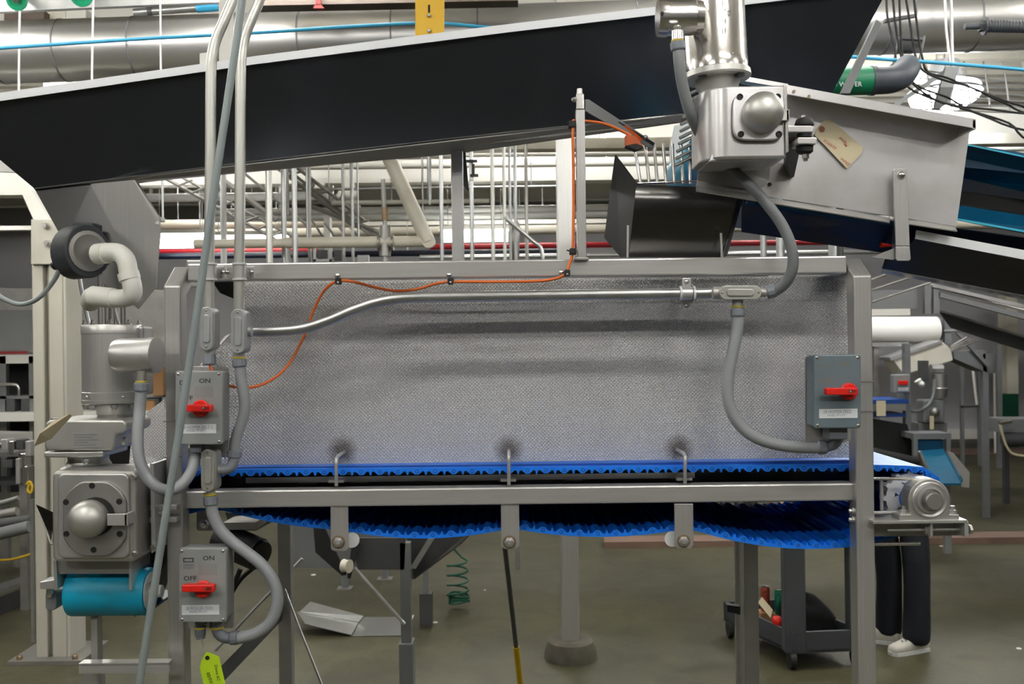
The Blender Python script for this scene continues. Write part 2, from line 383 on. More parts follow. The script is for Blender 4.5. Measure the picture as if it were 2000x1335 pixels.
# ------------------------------------------------------------------ hopper frame
D0 = 2.40
fr = thing('hopper_frame', 'brushed stainless steel hopper frame with two square posts and dimpled side panel', 'frame')
def post(x0, x1, xt0, xt1, ys, yt):
    # bent square tube: upright, then leaning back to the top rail
    z1 = P((x0+x1)/2, ys, D0).z; z2 = P((xt0+xt1)/2, yt, D0+.075).z
    xa, xb = P(x0, 700, D0).x, P(x1, 700, D0).x
    prof = [(D0, 0.), (D0, z1), (D0+.075, z2), (D0+.14, z2), (D0+.14, z2-.05), (D0+.09, z2-.05), (D0+.052, z1-.02), (D0+.052, 0.)]
    return prism3([(xa, a, b) for a, b in prof], (xb-xa, 0, 0))
po = add('post', post(321, 353, 330, 366, 558, 521), 'steel_v', fr, bev=.004)
for y in (822, 892):
    add('weld_bead', pb(319.5, y-1.5, 354.5, y+1.5, D0-.002, .055), 'steel_dull', po)
po = add('post', post(1669, 1705, 1655, 1690, 538, 505), 'steel_v', fr, bev=.004)
for y in (744, 803):
    add('weld_bead', pb(1667.5, y-1.5, 1706.5, y+1.5, D0-.002, .055), 'steel_dull', po)
add('top_rail', pb(366, 507, 1654, 541, 2.44, .05), 'steel_h', fr, bev=.004)
add('lower_rail', pb(352, 951, 1679, 985, 2.425, .05), 'steel_h', fr, bev=.004)
_pv = PT([(456,551,2.588),(1652,538,2.588),(1664,893,2.568),(383,909,2.568)]); _cx = (min(v.x for v in _pv)+max(v.x for v in _pv))/2; _cz = (min(v.z for v in _pv)+max(v.z for v in _pv))/2
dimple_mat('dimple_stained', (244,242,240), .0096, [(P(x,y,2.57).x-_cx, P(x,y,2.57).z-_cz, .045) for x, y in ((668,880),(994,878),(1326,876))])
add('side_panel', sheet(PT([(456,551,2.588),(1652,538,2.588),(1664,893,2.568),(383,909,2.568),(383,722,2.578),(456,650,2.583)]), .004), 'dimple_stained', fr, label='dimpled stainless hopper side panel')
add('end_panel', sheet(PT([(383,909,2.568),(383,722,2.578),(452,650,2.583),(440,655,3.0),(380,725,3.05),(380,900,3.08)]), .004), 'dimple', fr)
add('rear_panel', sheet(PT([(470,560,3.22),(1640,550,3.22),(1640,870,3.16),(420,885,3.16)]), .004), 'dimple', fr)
add('gusset', sheet(PT([(414,549,2.50),(456,549,2.52),(456,583,2.53),(430,572,2.51)]), .006), 'steel_dark', fr)
add('top_rail', pb(440, 532, 1600, 560, 3.24, .05), 'steel_h', fr)
for x0, x1 in ((366, 404), (1618, 1656)):
    c = P((x0+x1)/2, 523, 2.5); add('cross_rail', box3((c.x-.025, 2.49, c.z-.02), (c.x+.025, 3.26, c.z+.02)), 'steel_h', fr, bev=.003)
add('rear_light_block', pp([(420,878),(1640,866),(1640,985),(1330,968),(1000,962),(640,960),(420,926)], 3.13, .01), 'steel_dark', fr)  # unseen sheet added to stop light reaching the belt from behind
add('slide_rail', pb(480, 927, 1357, 938, 2.56, .03), 'steel_h', fr)
add('slide_rail', pb(1357, 926, 1664, 940, 2.70, .03), 'steel_dark', fr)
for x in (600, 700, 860, 990, 1120, 1330, 1500):
    add('cross_bar', join(pb(x-18, 934, x+18, 948, 2.62, .5)), 'steel_dull', fr)
# lower hangers with bolts
for i, (xa, xb, yt, yb, bx, by) in enumerate([(645,680,985,1076,661,1058),(978,1014,984,1072,995,1058),(1317,1354,983,1071,1335,1056)]):
    cx = (xa+xb)/2; r = 8
    hb = add('hanger_bracket', pp([(xa,yt),(xb,yt),(xb+1,yb-r),(xb-2,yb-3),(xb-8,yb),(xa+9,yb),(xa+2,yb-3),(xa+1,yb-r)], 2.43, .007), 'steel_v', fr, bev=.0015)
    add('washer', lathe(P(bx,by,2.43), (0,-1,0), [(0,px(13,2.43)),(.002,px(13,2.43))], 20), 'weld', hb)
    add('bolt', join(lathe(P(bx,by,2.428), (0,-1,0), [(0,px(10,2.43)),(.006,px(10,2.43)),(.007,px(8,2.43))], 6), lathe(P(bx,by,2.422), (0,-1,0), [(0,px(5.5,2.43)),(.006,px(5.5,2.43)),(.008,px(4.5,2.43))], 14)), 'steel', hb, smooth=.6)
    sg = 1 if i == 0 else -1
    add('return_roller', cyl(P(bx+(26 if i == 0 else (-22 if i == 2 else 0)), by-4, 2.46), P(bx+(20 if i == 0 else (-18 if i == 2 else 0)), by-6, 3.0), px(15,2.46), 18), 'white_plastic', fr, smooth=1)
# hold-down rods hooked into the panel
for (x, yb, yt, ex, ey) in ((657,948,892,673,882),(994,946,884,994,879),(1338,944,886,1322,878)):
    add('hold_down_rod', tube(cr(PT([(x,yb,2.44),(x,(yb+yt)/2,2.44),(x,yt+4,2.445),((x+ex)/2,(yt+ey)/2,2.49),(ex,ey,2.575)]),5), px(3.6,2.44), 10), 'steel', fr, smooth=1)
    add('anchor_pad', pb(x-16, yb-11, x+14, yb-6, 2.45, .02), 'steel_dull', fr)
add('shade_plate', box3((P(372,960,2.5).x, 2.482, P(1000,958,2.48).z), (P(1680,960,2.5).x, 3.12, P(1000,955,2.48).z)), 'steel_dark', fr)  # added plate that keeps the return belt in shade
add('skirt_strip', pb(388, 906, 1662, 917.5, 2.50, .012), 'skirt_blue', fr)
# rear legs, feet and braces
for (x0, x1, D, y0) in ((541,566,3.2,1000),(1452,1480,3.2,1000)):
    c = P((x0+x1)/2, y0, D); a = px(x1-x0, D)/2
    add('rear_leg', box3((c.x-a, D, 0), (c.x+a, D+.045, c.z+.25)), 'steel_dull', fr, bev=.003)  # duller steel puts the shade under the hopper into the leg colour
c = P(1447, 1100, 3.32); add('rear_leg', cyl((c.x, 3.34, 0), (c.x, 3.34, c.z+.3), px(10,3.3), 14), 'galv', fr, smooth=1)
add('pipe_clip', pp([(1420,1181),(1446,1184),(1446,1200),(1421,1194)], 3.2, .03), 'black', fr)
a, b = P(352, 1400, 2.46), P(551, 1195, 3.2)
_n = Vector((0,0,.026)); add('brace', prism3([a-_n, b-_n, b+_n, a+_n], (.0,.04,0)), 'grey_dark', fr)
add('tie_rod', tube(PT([(420,1270,3.3),(590,1090,3.3)]), .006, 6), 'galv', fr)
add('stay_rod', tube(PT([(556,1150,3.18),(590,1240,3.1),(632,1345,3.0)]), px(2.3,3.1), 8), 'steel_dull', fr)
for x in (541, 1670, 337, 1452):
    D = 3.22 if x in (541,1452) else 2.42
    c = P(x+12 if D > 3 else x+(0 if x < 500 else 17), 700, D); add('foot', box3((c.x-.07, D-.05, 0), (c.x+.07, D+.09, .012)), 'steel', fr)
# bolts at the left foot of the drive end and on the post
for (x, y, D) in ((1673,997,2.41),(1673,1014,2.41)):
    add('bolt', lathe(P(x,y,2.42), (-1,0,0), [(0,.008),(.012,.008),(.013,.005),(.02,.005)], 6), 'steel', fr)
e = add('bearing_plate', pp(rrect(384,996,420,1036,5), 2.5, .01), 'steel_dull', fr); add('bolt', bolt(400,1022,2.5,11,.015), 'steel', e); add('bolt', bolt(400,1022,2.49,6,.018,12), 'steel_bright', e)
# rear hopper end seen past the motor
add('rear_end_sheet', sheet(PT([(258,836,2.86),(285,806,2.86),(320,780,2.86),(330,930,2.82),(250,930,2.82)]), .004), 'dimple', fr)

# ------------------------------------------------------------------ modular belt
DB = 2.475; BW = .6
top = [(345,918),(480,916.5),(800,914),(1200,910.5),(1500,908),(1716,907),(1775,909)]
path = []
def seg2(a, b, n): return [(a[0]+(b[0]-a[0])*i/n, a[1]+(b[1]-a[1])*i/n) for i in range(n)]
outer = []
for i in range(len(top)-1): outer += seg2(top[i], top[i+1], 40)
cx, cy, R = 1783, 974, 66
outer += [(cx+R*math.cos(a), cy+R*math.sin(a)) for a in [math.radians(-90+j*3) for j in range(62)]]
def sag(p, q, mid, n=60):
    return [((1-t)*p[0]+t*q[0], (1-t)*p[1]+t*q[1]+mid*4*t*(1-t)) for t in [i/n for i in range(n)]]
outer += seg2((1780,1041),(1700,1062), 20)
outer += sag((1700,1062),(1345,1031), 22.5)
outer += sag((1345,1031),(998,1031), 17)
outer += sag((998,1031),(664,1034), 18.5)
outer += sag((664,1034),(420,992), 8)
outer += seg2((420,992),(345,1008), 20)
outer += [(345+45*math.cos(a), 963+45*math.sin(a)) for a in [math.radians(90+j*3) for j in range(61)]]
W3 = [P(x, y, DB) for x, y in outer]; W3.append(W3[0])
cum = [0]
for i in range(len(W3)-1): cum.append(cum[-1]+(W3[i+1]-W3[i]).length)
pit = px(36.2, DB); nm = round(cum[-1]/pit); pit = cum[-1]/nm
def at_len(s):
    s %= cum[-1]; lo, hi = 0, len(cum)-1
    while hi-lo > 1:
        m_ = (lo+hi)//2
        if cum[m_] <= s: lo = m_
        else: hi = m_
    f = (s-cum[lo])/max(1e-9, cum[hi]-cum[lo]); return W3[lo].lerp(W3[hi], f)
bl = thing('modular_belt', 'bright blue plastic modular conveyor belt with toothed edge looped through the hopper frame', 'conveyor belt')
u = pit/36.2
def module_mesh():
    # cross-section in (s, depth below the outer face); knuckle with hinge at s=0, drive rib at half pitch
    h = pit/2; e = .0001
    half = [(h-e,0),(h-e,-13*u),(h-1.3*u,-13*u),(h-2.6*u,-7.5*u),(h-3.6*u,-6.2*u),(9.6*u,-6.2*u),(9*u,-8.5*u),(6.5*u,-9.5*u),(4*u,-12.5*u)]
    pr = [(-x, z) for x, z in half]+half[::-1]; pr = pr[::-1]
    V = [(s, 0, z) for s, z in pr]+[(s, BW, z) for s, z in pr]; n = len(pr)
    Fc = [list(range(n))[::-1], [i+n for i in range(n)]]+[[i, (i+1) % n, (i+1) % n+n, i+n] for i in range(n)]
    me = bpy.data.meshes.new('belt_module'); me.from_pydata(V, [], [f[::-1] for f in Fc]); me.materials.append(M['belt_blue']); me.update(); return me
MM = module_mesh()
def pin_mesh():
    V, Fc = lathe((0, .004, -6.5*u), (0,-1,0), [(0,3.8*u),(.0046,3.8*u),(.0046,2.6*u),(.0036,2.4*u)], 14)
    me = bpy.data.meshes.new('hinge_pin'); me.from_pydata([tuple(v) for v in V], [], Fc); me.materials.append(M['pin_blue']); me.update(); return me
PM = pin_mesh()
for i in range(nm):
    a, b = at_len((i-.5)*pit), at_len((i+.5)*pit); c = (a+b)/2; d = (b-a).normalized()
    o = bpy.data.objects.new('belt_module', MM); COL.objects.link(o); o.parent = bl; KIDS[bl].append(o); ROT.add(o)
    # local x along path; local z points out of the loop (path runs clockwise seen from the front)
    zax = Vector((-d.z, 0, d.x)); mtx = Matrix(((d.x, 0, zax.x), (0, 1, 0), (d.z, 0, zax.z))).to_4x4(); mtx.translation = c
    o.matrix_basis = mtx
    p = bpy.data.objects.new('hinge_pin', PM); COL.objects.link(p); p.parent = o
# sprocket and shaft
sp_ = thing('belt_sprocket', 'white plastic toothed sprocket inside the blue belt end', 'sprocket')
for D in (2.488, 2.9):
    c = P(1783, 974, DB); c.y = D; ro = px(54, DB); pr = []
    for k in range(12):
        for da, rr in ((-.5,.90),(-.2,.90),(-.12,1.0),(.12,1.0),(.2,.90)):
            a = 2*math.pi*(k+da)/12; pr.append((rr*ro*math.cos(a), rr*ro*math.sin(a)))
    n = len(pr); ri = ro*.66
    V = [(c.x+a, D, c.z+b) for a, b in pr]+[(c.x+a*ri/ro, D, c.z+b*ri/ro) for a, b in pr]
    V += [(v[0], D+.03, v[2]) for v in V]
    Fc = []
    for i in range(n):
        j = (i+1) % n
        Fc += [[i, j, j+n, i+n], [i+2*n, i+3*n, j+3*n, j+2*n], [i, i+2*n, j+2*n, j], [i+n, j+n, j+3*n, i+3*n]]
    add('rim', (V, Fc), 'white_plastic', sp_)
    for k in range(6):
        a = 2*math.pi*k/6+.3; dx, dz = math.cos(a), math.sin(a); wv = Vector((-dz, 0, dx))*.015
        q0 = Vector((c.x+dx*.02, D+.004, c.z+dz*.02)); q1 = Vector((c.x+dx*ri*1.03, D+.004, c.z+dz*ri*1.03))
        add('spoke', prism3([q0-wv, q1-wv, q1+wv, q0+wv], (0,.022,0)), 'white_plastic', sp_)
    add('hub', cyl((c.x, D-.045, c.z), (c.x, D+.04, c.z), .030, 20), 'belt_blue', sp_, smooth=1)
c = P(1783, 974, DB)
add('shaft', cyl((c.x, 2.46, c.z), (c.x, 3.12, c.z), .02, 16), 'steel', sp_, smooth=1)
# pillow-block bearing
pbk = thing('pillow_block_bearing', 'round stainless pillow block bearing on the take-up bracket at the belt end', 'bearing')
DP = 2.38
hs = [(1757,1018),(1757,1004),(1778,1003)]+[(1815+41*math.cos(math.radians(a)), 975+41*math.sin(math.radians(a))) for a in range(180, 361, 12)]+[(1856,1003),(1874,1004),(1874,1018)]
add('housing', pp(hs, DP, .05), 'steel_cast', pbk, bev=.003)
cc = P(1815, 975, DP)
add('bearing_seat', lathe(cc, (0,-1,0), [(0,px(35,DP)),(.004,px(35,DP)),(.006,px(33,DP)),(.004,px(30,DP)),(.003,px(27,DP)),(.010,px(26,DP)),(.011,px(22,DP)),(.006,px(20,DP)),(.006,px(2,DP))], 32), 'steel', pbk, smooth=.7)
add('shaft_end', lathe(cc, (0,-1,0), [(0,px(17,DP)),(.028,px(17,DP)),(.031,px(15,DP)),(.031,px(1,DP))], 28), 'steel_dull', pbk, smooth=.7)
for x in (1765, 1860):
    add('base_bolt', lathe(P(x,1004,DP+.02), (0,0,1), [(0,.011),(.011,.011),(.013,.006),(.022,.006)], 6), 'steel', pbk)
# take-up bracket
tk = thing('take_up_bracket', 'stainless take-up bracket with threaded rod carrying the pillow block bearing', 'bracket')
add('top_flange', pb(1706, 1016, 1890, 1022, 2.37, .09), 'steel_h', tk, bev=.001)
add('back_plate', pb(1706, 1022, 1888, 1046, 2.43, .01), 'steel_dull', tk)
add('end_plate', pb(1884, 1018, 1892, 1048, 2.37, .08), 'steel', tk, bev=.001)
add('rib', pb(1817, 1022, 1822, 1047, 2.38, .06), 'steel', tk)
add('threaded_rod', ptube([(1732,1035),(1884,1033)], 2.40, 3.2, 10), 'galv', tk, smooth=1)
add('nut', lathe(P(1804,1034,2.40), (1,0,0), [(0,.011),(.012,.011)], 6), 'steel_bright', tk)
add('adjusting_bolt', lathe(P(1892,1033,2.40), (1,0,0), [(0,.012),(.006,.012),(.007,.009)], 6), 'steel', tk)
add('support_rod', ptube([(1706,1062),(1797,1061)], 2.42, 3.5, 10), 'steel_bright', tk, smooth=1)
add('guide_rod', ptube([(1706,934),(1803,935)], 2.42, 3.2, 10), 'steel_bright', tk, smooth=1)
add('guide_rod', ptube([(1706,1000),(1765,999)], 2.42, 3.2, 10), 'steel_bright', tk, smooth=1)
add('guide_post', ptube([(1721,934),(1722,1000)], 2.43, 3.5, 10), 'steel', tk, smooth=1)
# ------------------------------------------------------------------ big dark feed chute above
ch = thing('feed_chute', 'long dark sloping stainless feed chute with bright top flange crossing overhead', 'chute')
DC = 2.92
TL = [(-140,202),(0,181),(500,109),(1000,46),(1290,12),(1500,-12),(1728,-38)]
BL = [(-140,270),(0,312),(66,367),(500,313),(880,269),(1000,255),(1330,222),(1480,206),(1580,196),(1612,205)]
# face leans: top nearer than the bottom, so that it looks at the floor
ct_ = [(-112,213),(0,196),(66,187),(300,153),(500,125),(880,77),(1000,62),(1330,23),(1500,4),(1736,-24)]
cb_ = [(-112,219),(0,312),(66,367),(300,338),(500,313),(880,269),(1000,255),(1330,222),(1480,206),(1612,206)]
V = [P(x, y, DC) for x, y in ct_]+[P(x, y, DC+.12*min(1, (y-yt)/180)) for (x, y), (_, yt) in zip(cb_, ct_)]; n = len(ct_)
V += [v+Vector((0,.004,0)) for v in V]; Fc = [[i, i+n, i+n+1, i+1] for i in range(n-1)]; Fc += [[a+2*n for a in f[::-1]] for f in Fc]
add('front_sheet', (V, Fc), 'chute_face', ch, smooth=1)
top = PT(TL, DC-.004)
V = []; Fc = []
for i, (x, y) in enumerate(TL):
    a = P(x, y, DC-.012); b = P(x, y+16, DC-.012); V += [a, b, b+Vector((0,.004,0)), a+Vector((0,.05,0))]
for i in range(len(TL)-1):
    for k in range(4): Fc.append([4*i+k, 4*i+(k+1) % 4, 4*i+4+(k+1) % 4, 4*i+4+k])
Fc += [[0,3,2,1],[4*len(TL)-4+k for k in range(4)]]
add('top_flange', (V, Fc), 'chute_flange', ch)
add('bottom_plate', sheet(PT([(66,367,DC+.12),(500,313,DC+.12),(880,269,DC+.12),(1330,222,DC+.12),(1330,236,DC+.25),(880,284,DC+.25),(500,328,DC+.25),(150,370,DC+.25)]), .004), 'steel_mirror', ch)
add('rear_sheet', sheet(PT([(-100,200,3.55),(1560,20,3.55),(1500,215,3.3),(880,300,3.3),(300,350,3.3),(-100,330,3.4)]), .004), 'steel_dull', ch)
add('floor_sheet', sheet(PT([(66,367,DC+.124),(1330,222,DC+.124),(1500,212,3.3),(880,298,3.3),(150,365,3.3)]), .004), 'steel_dull', ch)
add('end_stiffener', pp([(1712,38),(1722,46),(1660,182),(1643,182)], 3.02, .02), 'grey_paint', ch)
# outlet at the low end
add('outlet_back', sheet(PT([(67,368,3.05),(178,358,3.05),(240,480,3.0),(126,474,3.0)]), .004), 'steel_dark', ch)
add('outlet_side', sheet(PT([(176,359,3.05),(262,351,2.98),(310,424,2.943),(313,447,2.94),(304,560,2.947),(270,603,2.975),(192,546,3.037),(239,480,3.0)]), .004), 'steel_v', ch, label='bare metal outlet side sheet')
add('outlet_edge', sheet(PT([(262,351,2.98),(267,351,3.0),(314,426,2.96),(310,424,2.943)]), .003), 'steel_dull', ch)
add('latch', join(pb(304,424,318,432,2.95,.02), bolt(309,436,2.95,5)), 'steel', ch)
# chute legs
for (x0, x1, y0, D, nm, m) in ((880,903,262,3.25,'leg','steel_v'),):
    c = P((x0+x1)/2, y0, D); a = px(x1-x0, D)/2
    zl = P(891,520,3.24).z; lg = add(nm, box3((c.x-a, D, zl-.0), (c.x+a, D+2*a, c.z)), m, ch, bev=.003)
    add('base_plate', box3((c.x-.04, D-.01, zl), (c.x+.04, D+.05, zl+.008)), 'steel', lg)
add('leg_gusset', pp([(903,272),(907,272),(916,375),(903,360)], 3.31, .01), 'grey_dark', ch)

# black round air knocker with white plastic pipe at the chute outlet
kn = thing('air_knocker', 'black round knocker bolted under the chute outlet beside the pale column', 'knocker')
kd = Vector((.80, -.6, 0)).normalized(); c = P(157, 492, 2.9)
sec = [(0.058*math.cos(a)*1.0, 0.082*math.sin(a)) for a in [2*math.pi*j/28 for j in range(28)]]
side = kd.cross(Vector((0,0,1))).normalized()
V = [c+side*a*1.25+Vector((0,0,b))-kd*.045 for a, b in sec]+[c+side*a*1.25+Vector((0,0,b))+kd*.045 for a, b in sec]; n = len(sec)
add('body', (V, [list(range(n)), [i+n for i in range(n)][::-1]]+[[i, i+n, (i+1) % n+n, (i+1) % n] for i in range(n)]), 'disc_black', kn, smooth=.7, bev=.004)
add('strap', pp([(140,434),(182,434),(178,470),(136,470)], 2.92, .07), 'disc_black', kn, bev=.004)
add('cover', lathe(c+kd*.045, kd, [(0,.062),(.004,.062),(.006,.05),(.003,.045),(.003,.02)], 24), 'steel_dull', kn, smooth=.7)
add('fitting', lathe(P(128,505,2.88), (-.6,.2,-.3), [(0,.02),(.02,.02),(.022,.013),(.05,.013)], 12), 'black', kn, smooth=.6)
pv = thing('plastic_pipe', 'white plastic pipe with two elbows beside the black knocker', 'pipe')
pts = cr(PT([(188,496,2.86),(214,492,2.84),(232,494,2.83),(246,508,2.82),(252,535,2.82),(258,556,2.82),(258,574,2.83),(242,582,2.85),(220,582,2.86)]), 5)
add('pipe', tube(pts, px(18,2.84), 18), 'pvc', pv, smooth=1.2)
for (a, b, rr) in (((190,496,2.86),(208,494,2.845),20.5),((250,532,2.82),(254,546,2.82),20.5),((222,582,2.86),(180,578,2.88),20)):
    add('socket', cyl(P(*a), P(*b), px(rr,2.84), 20), 'pvc', pv, smooth=.8)
add('end_elbow', tube(cr(PT([(186,578,2.88),(180,580,2.9),(176,590,2.95)]),4), px(19,2.88), 16), 'pvc', pv, smooth=1)
hs_ = add('air_hose', tube(cr(PT([(-20,560,2.95),(5,582,2.95),(40,594,2.95),(75,582,2.92),(105,548,2.9),(119,518,2.88)]),6), px(4.6,2.9), 10), 'cable_grey', None, label='thin grey air hose drooping from the black knocker', cat='hose', smooth=1)

# ------------------------------------------------------------------ disconnect switches
def switch(x0, y0, x1, y1, D, label, m, ink, lines, label_rect, hub, handle_flip=False, mount=None, logo=True, dep=.085):
    t = thing('disconnect_switch', label, 'switch', 'red-handled disconnect switches')
    sc = (x1-x0)/94.0
    add('box', pp(rrect(x0+2,y0+2,x1-2,y1-2,4), D+.018, dep-.018), 'box_side' if m == 'box_grey' else m, t, bev=.002)
    lid = add('lid', pp(rrect(x0,y0,x1,y1,5), D, .018), m, t, bev=.003)
    for (a, b) in ((x0+6,y0+6),(x1-7,y0+6),(x0+7,y1-6),(x1-6,y1-6)):
        add('screw', dome(a, b, D, 3.4*sc, .002, 10, 3), 'steel_bright', t, smooth=1)
    hx, hy = hub; r = 15*sc
    hd = add('handle', join(lathe(P(hx,hy,D), (0,-1,0), [(0,px(r+2,D)),(.006,px(r+2,D)),(.008,px(r,D)),(.016,px(r*.95,D))], 24)), 'red', t, smooth=.6)
    lv = rrect(hx-44*sc, hy-7*sc, hx+20*sc, hy+7*sc, 3)
    add('lever', pp(lv, D-.034, .02), 'red', hd, bev=.002)
    add('lever_slot', pb(hx+1*sc, hy-3*sc, hx+16*sc, hy+3*sc, D-.0345, .004), 'dark_red', hd)
    add('lock_pin', bolt(hx+4*sc, hy, D-.0345, 2.2*sc, .003, 8), 'steel_bright', hd)
    txt('ON', x0+(x1-x0)*.63, y0+20*sc, D-.0006, 8.5*sc, ink, lid, widen=1.2, bold=.022)
    txt('OFF', x0+(x1-x0)*.24, hy-20*sc, D-.0006, 8.5*sc, ink, lid, widen=1.2, bold=.022)
    # maker's frame mark and rows of fine print
    rx, ry = x0+9*sc, y0+19*sc
    def bar(a, b, c_, d, nm='print'): add(nm, pb(a, b, c_, d, D-.0006, .0006), ink, lid)
    if logo:
        for (a, b, c_, d) in ((rx,ry,rx+20*sc,ry+1.6*sc),(rx,ry+7*sc,rx+20*sc,ry+8.6*sc),(rx,ry,rx+1.8*sc,ry+8.6*sc),(rx+18.2*sc,ry,rx+20*sc,ry+8.6*sc)): bar(a, b, c_, d, 'mark')
        if m == 'box_grey':
            for j in range(4): add('print', pb(rx, ry+12*sc+j*3*sc, rx+(22-3*(j % 2))*sc, ry+13*sc+j*3*sc, D-.0006, .0006), 'ink_soft', lid)
            add('print', pb(rx+30*sc, ry+12*sc, rx+66*sc, ry+34*sc, D-.0004, .0004), 'ink_soft2', lid)
    lx0, ly0, lx1, ly1 = label_rect
    st = add('sticker', pb(lx0, ly0, lx1, ly1, D-.0008, .0008), 'label_white', t)
    txt(lines[0], (lx0+lx1)/2-2, ly0+(ly1-ly0)*.34, D-.0014, 6.2, 'ink_label', st, widen=.82)
    txt(lines[1], (lx0+lx1)/2-4, ly0+(ly1-ly0)*.70, D-.0014, 4.6, 'ink_label', st, widen=.85)
    if mount: add('mounting_plate', pp(rrect(*mount[:4], 4), mount[4], .006), 'steel_v', t, bev=.001)
    return t
mat('ink_soft2', (140,144,144), .7, 0, .02)
switch(342,724,434,868, 2.27, 'grey disconnect switch above, sticker half behind the diagonal pipe, on the post', 'box_grey', 'ink', ('2B HOPPER BELT 2','PANEL PP-CP7'), (352,828,422,846), (393,797), mount=(372,715,446,892,2.365))
switch(349,1070,442,1215, 2.27, 'grey disconnect switch lowest on the post above the green tag', 'box_grey', 'ink', ('2B ROLLER FEED','PANEL PP-CP7'), (355,1181,428,1200), (398,1149), mount=(368,1064,456,1226,2.365))
switch(1590,692,1682,836, 2.30, 'blue-grey disconnect switch with faded lettering on the far post of the panel', 'box_blue', 'ink_faint', ('2B HOPPER FEED','PANEL PP-CP7'), (1600,798,1675,816), (1657,764), mount=(1572,694,1662,862,2.39))

# ------------------------------------------------------------------ conduits
_sw = [o for o in ALLT if o.name.startswith('disconnect_switch')]
add('cable_hub', pb(1620, 833, 1656, 858, 2.325, .055), 'nut_grey', _sw[2], bev=.003)
for _x in (391, 423): add('cable_hub', pb(_x-11, 1213, _x+11, 1220, 2.295, .04), 'nut_grey', _sw[1], bev=.003)
add('cable_hub', pb(370, 866, 392, 884, 2.29, .04), 'nut_grey', _sw[0], bev=.003)
def rigid(label, l, D, rp, k, m='galv', mk=None):
    t = thing('rigid_conduit', label, 'conduit', 'bare metal conduits')
    add('pipe', ptube(l, D, rp, 16, k), m, t, smooth=1.2); return t
c1 = rigid('bare metal upright conduit nearer the tall frame post', [(640,-420,2.42),(480,-60,2.36),(455,0,2.35),(437,42,2.34),(421,80,2.335),(414,112,2.33),(412,150,2.33),(411,300,2.33),(409,450,2.33),(408,600,2.33)], 2.33, 10.2, 6, 'galv_warm')
c2 = rigid('bare metal upright conduit carrying the side branch pipe', [(690,-420,2.42),(530,-60,2.36),(507,0,2.35),(489,42,2.34),(476,80,2.335),(471,112,2.33),(470,150,2.33),(469,300,2.33),(468,450,2.33),(467,606,2.33)], 2.33, 10.2, 6, 'galv_warm')
c3 = rigid('bent metal conduit running across the dimpled panel', [(490,646),(540,645.5),(590,641),(640,626),(690,605),(735,590),(775,583),(830,580),(1000,577.5),(1200,574.5),(1396,572)], 2.42, 10.5, 6, 'galv')
def strap(label, cx, cy, D, w, hgt, horizontal, m='steel_h', plate=None):
    t = thing('pipe_strap', label, 'strap', 'conduit straps')
    return t
for (cx, cy, tag, xs) in ((410,530,'bare strap clamping the nearer upright conduit to the top rail', (436,)),(468,530,'bare strap clamping the branch-carrying conduit to the top rail', (444,491))):
    t = thing('pipe_strap', tag, 'strap', 'conduit straps')
    add('band', lathe(P(cx,cy+14,2.33), (0,0,1), [(0,px(12.5,2.33)),(px(26,2.33),px(12.5,2.33))], 18), 'steel', t, smooth=.6)
    for yy in (cy-15, cy+15): add('rim', lathe(P(cx,yy+2,2.33), (0,0,1), [(0,px(14,2.33)),(px(4,2.33),px(14,2.33))], 18), 'white_plastic', t, smooth=.6)
    ear = add('ear', pb(min(cx-24,cx), cy-10, cx+28, cy+12, 2.40, .006), 'steel', t, bev=.001)
    for xx in xs: add('screw', dome(xx, cy+1, 2.40, 5, .005, 12, 3), 'steel_bright', t, smooth=1)
    add('spacer', pb(cx-9, cy-9, cx+9, cy+11, 2.345, .06), 'steel_dull', t)
t = thing('pipe_strap', 'upright strap clamping the long bent conduit onto the dimpled panel', 'strap', 'conduit straps')
add('band', lathe(P(1329,573,2.42), (1,0,0), [(0,px(13,2.42)),(px(22,2.42),px(13,2.42))], 18), 'steel', t, smooth=.6)
for x in (1327, 1353): add('rim', lathe(P(x,573,2.42), (1,0,0), [(0,px(15,2.42)),(px(4,2.42),px(15,2.42))], 18), 'white_plastic', t, smooth=.6)
add('back_strip', pb(1333, 543, 1350, 604, 2.44, .012), 'steel_v', t, bev=.001)
for y in (550, 597): add('screw', dome(1341, y, 2.44, 5, .005, 12, 3), 'steel_bright', t, smooth=1)
add('spacer', pb(1332,564,1352,590,2.45,.08), 'steel_dull', t)
def cbody(label, x0, y0, x1, y1, D, m, hubs, dep=.045, off=8):
    """conduit body: cast box, raised stadium cover, screws, hubs [(xa,ya,xb,yb,r)]"""
    t = thing('conduit_body', label, 'conduit body', 'cast conduit bodies')
    vert = (y1-y0) > (x1-x0); r = min(x1-x0, y1-y0)/2-.5
    ox = (off if x0 < 1000 else 0)
    add('casting', pp(rrect(x0+(ox*.3),y0+1,x1+ox*.4,y1-1,r-2), D+.006, dep), m, t, bev=.003)
    cv = add('cover', pp(rrect(x0,y0,x1,y1,r,7), D, .006), m, t, bev=.002)
    i = r*.52
    add('cover_boss', pp(rrect(x0+i,y0+i+(8 if vert else 0),x1-i,y1-i-(8 if vert else 0),max(2,r-i-1),6) if vert else rrect(x0+i+8,y0+i,x1-i-8,y1-i,max(2,r-i-1),6), D-.004, .006), m, cv, bev=.002)
    for s in (0, 1):
        a, b = ((x0+x1)/2, (y0+7) if s == 0 else (y1-7)) if vert else ((x0+6) if s == 0 else (x1-6), (y0+y1)/2)
        add('screw', dome(a, b, D, 2.4, .002, 8, 3), 'steel_dull', cv, smooth=1)
    for (xa, ya, xb, yb, rr) in hubs: add('hub', cyl(P(xa,ya,D+.028), P(xb,yb,D+.028), px(rr,D), 16), m, t, smooth=.7)
    return t
cbody('grey conduit body on the nearer upright conduit, above the upper switch', 389,599,416,684,2.305,'body_cast',[(408,592,408,602,11.5),(409,683,409,698,11.5)])
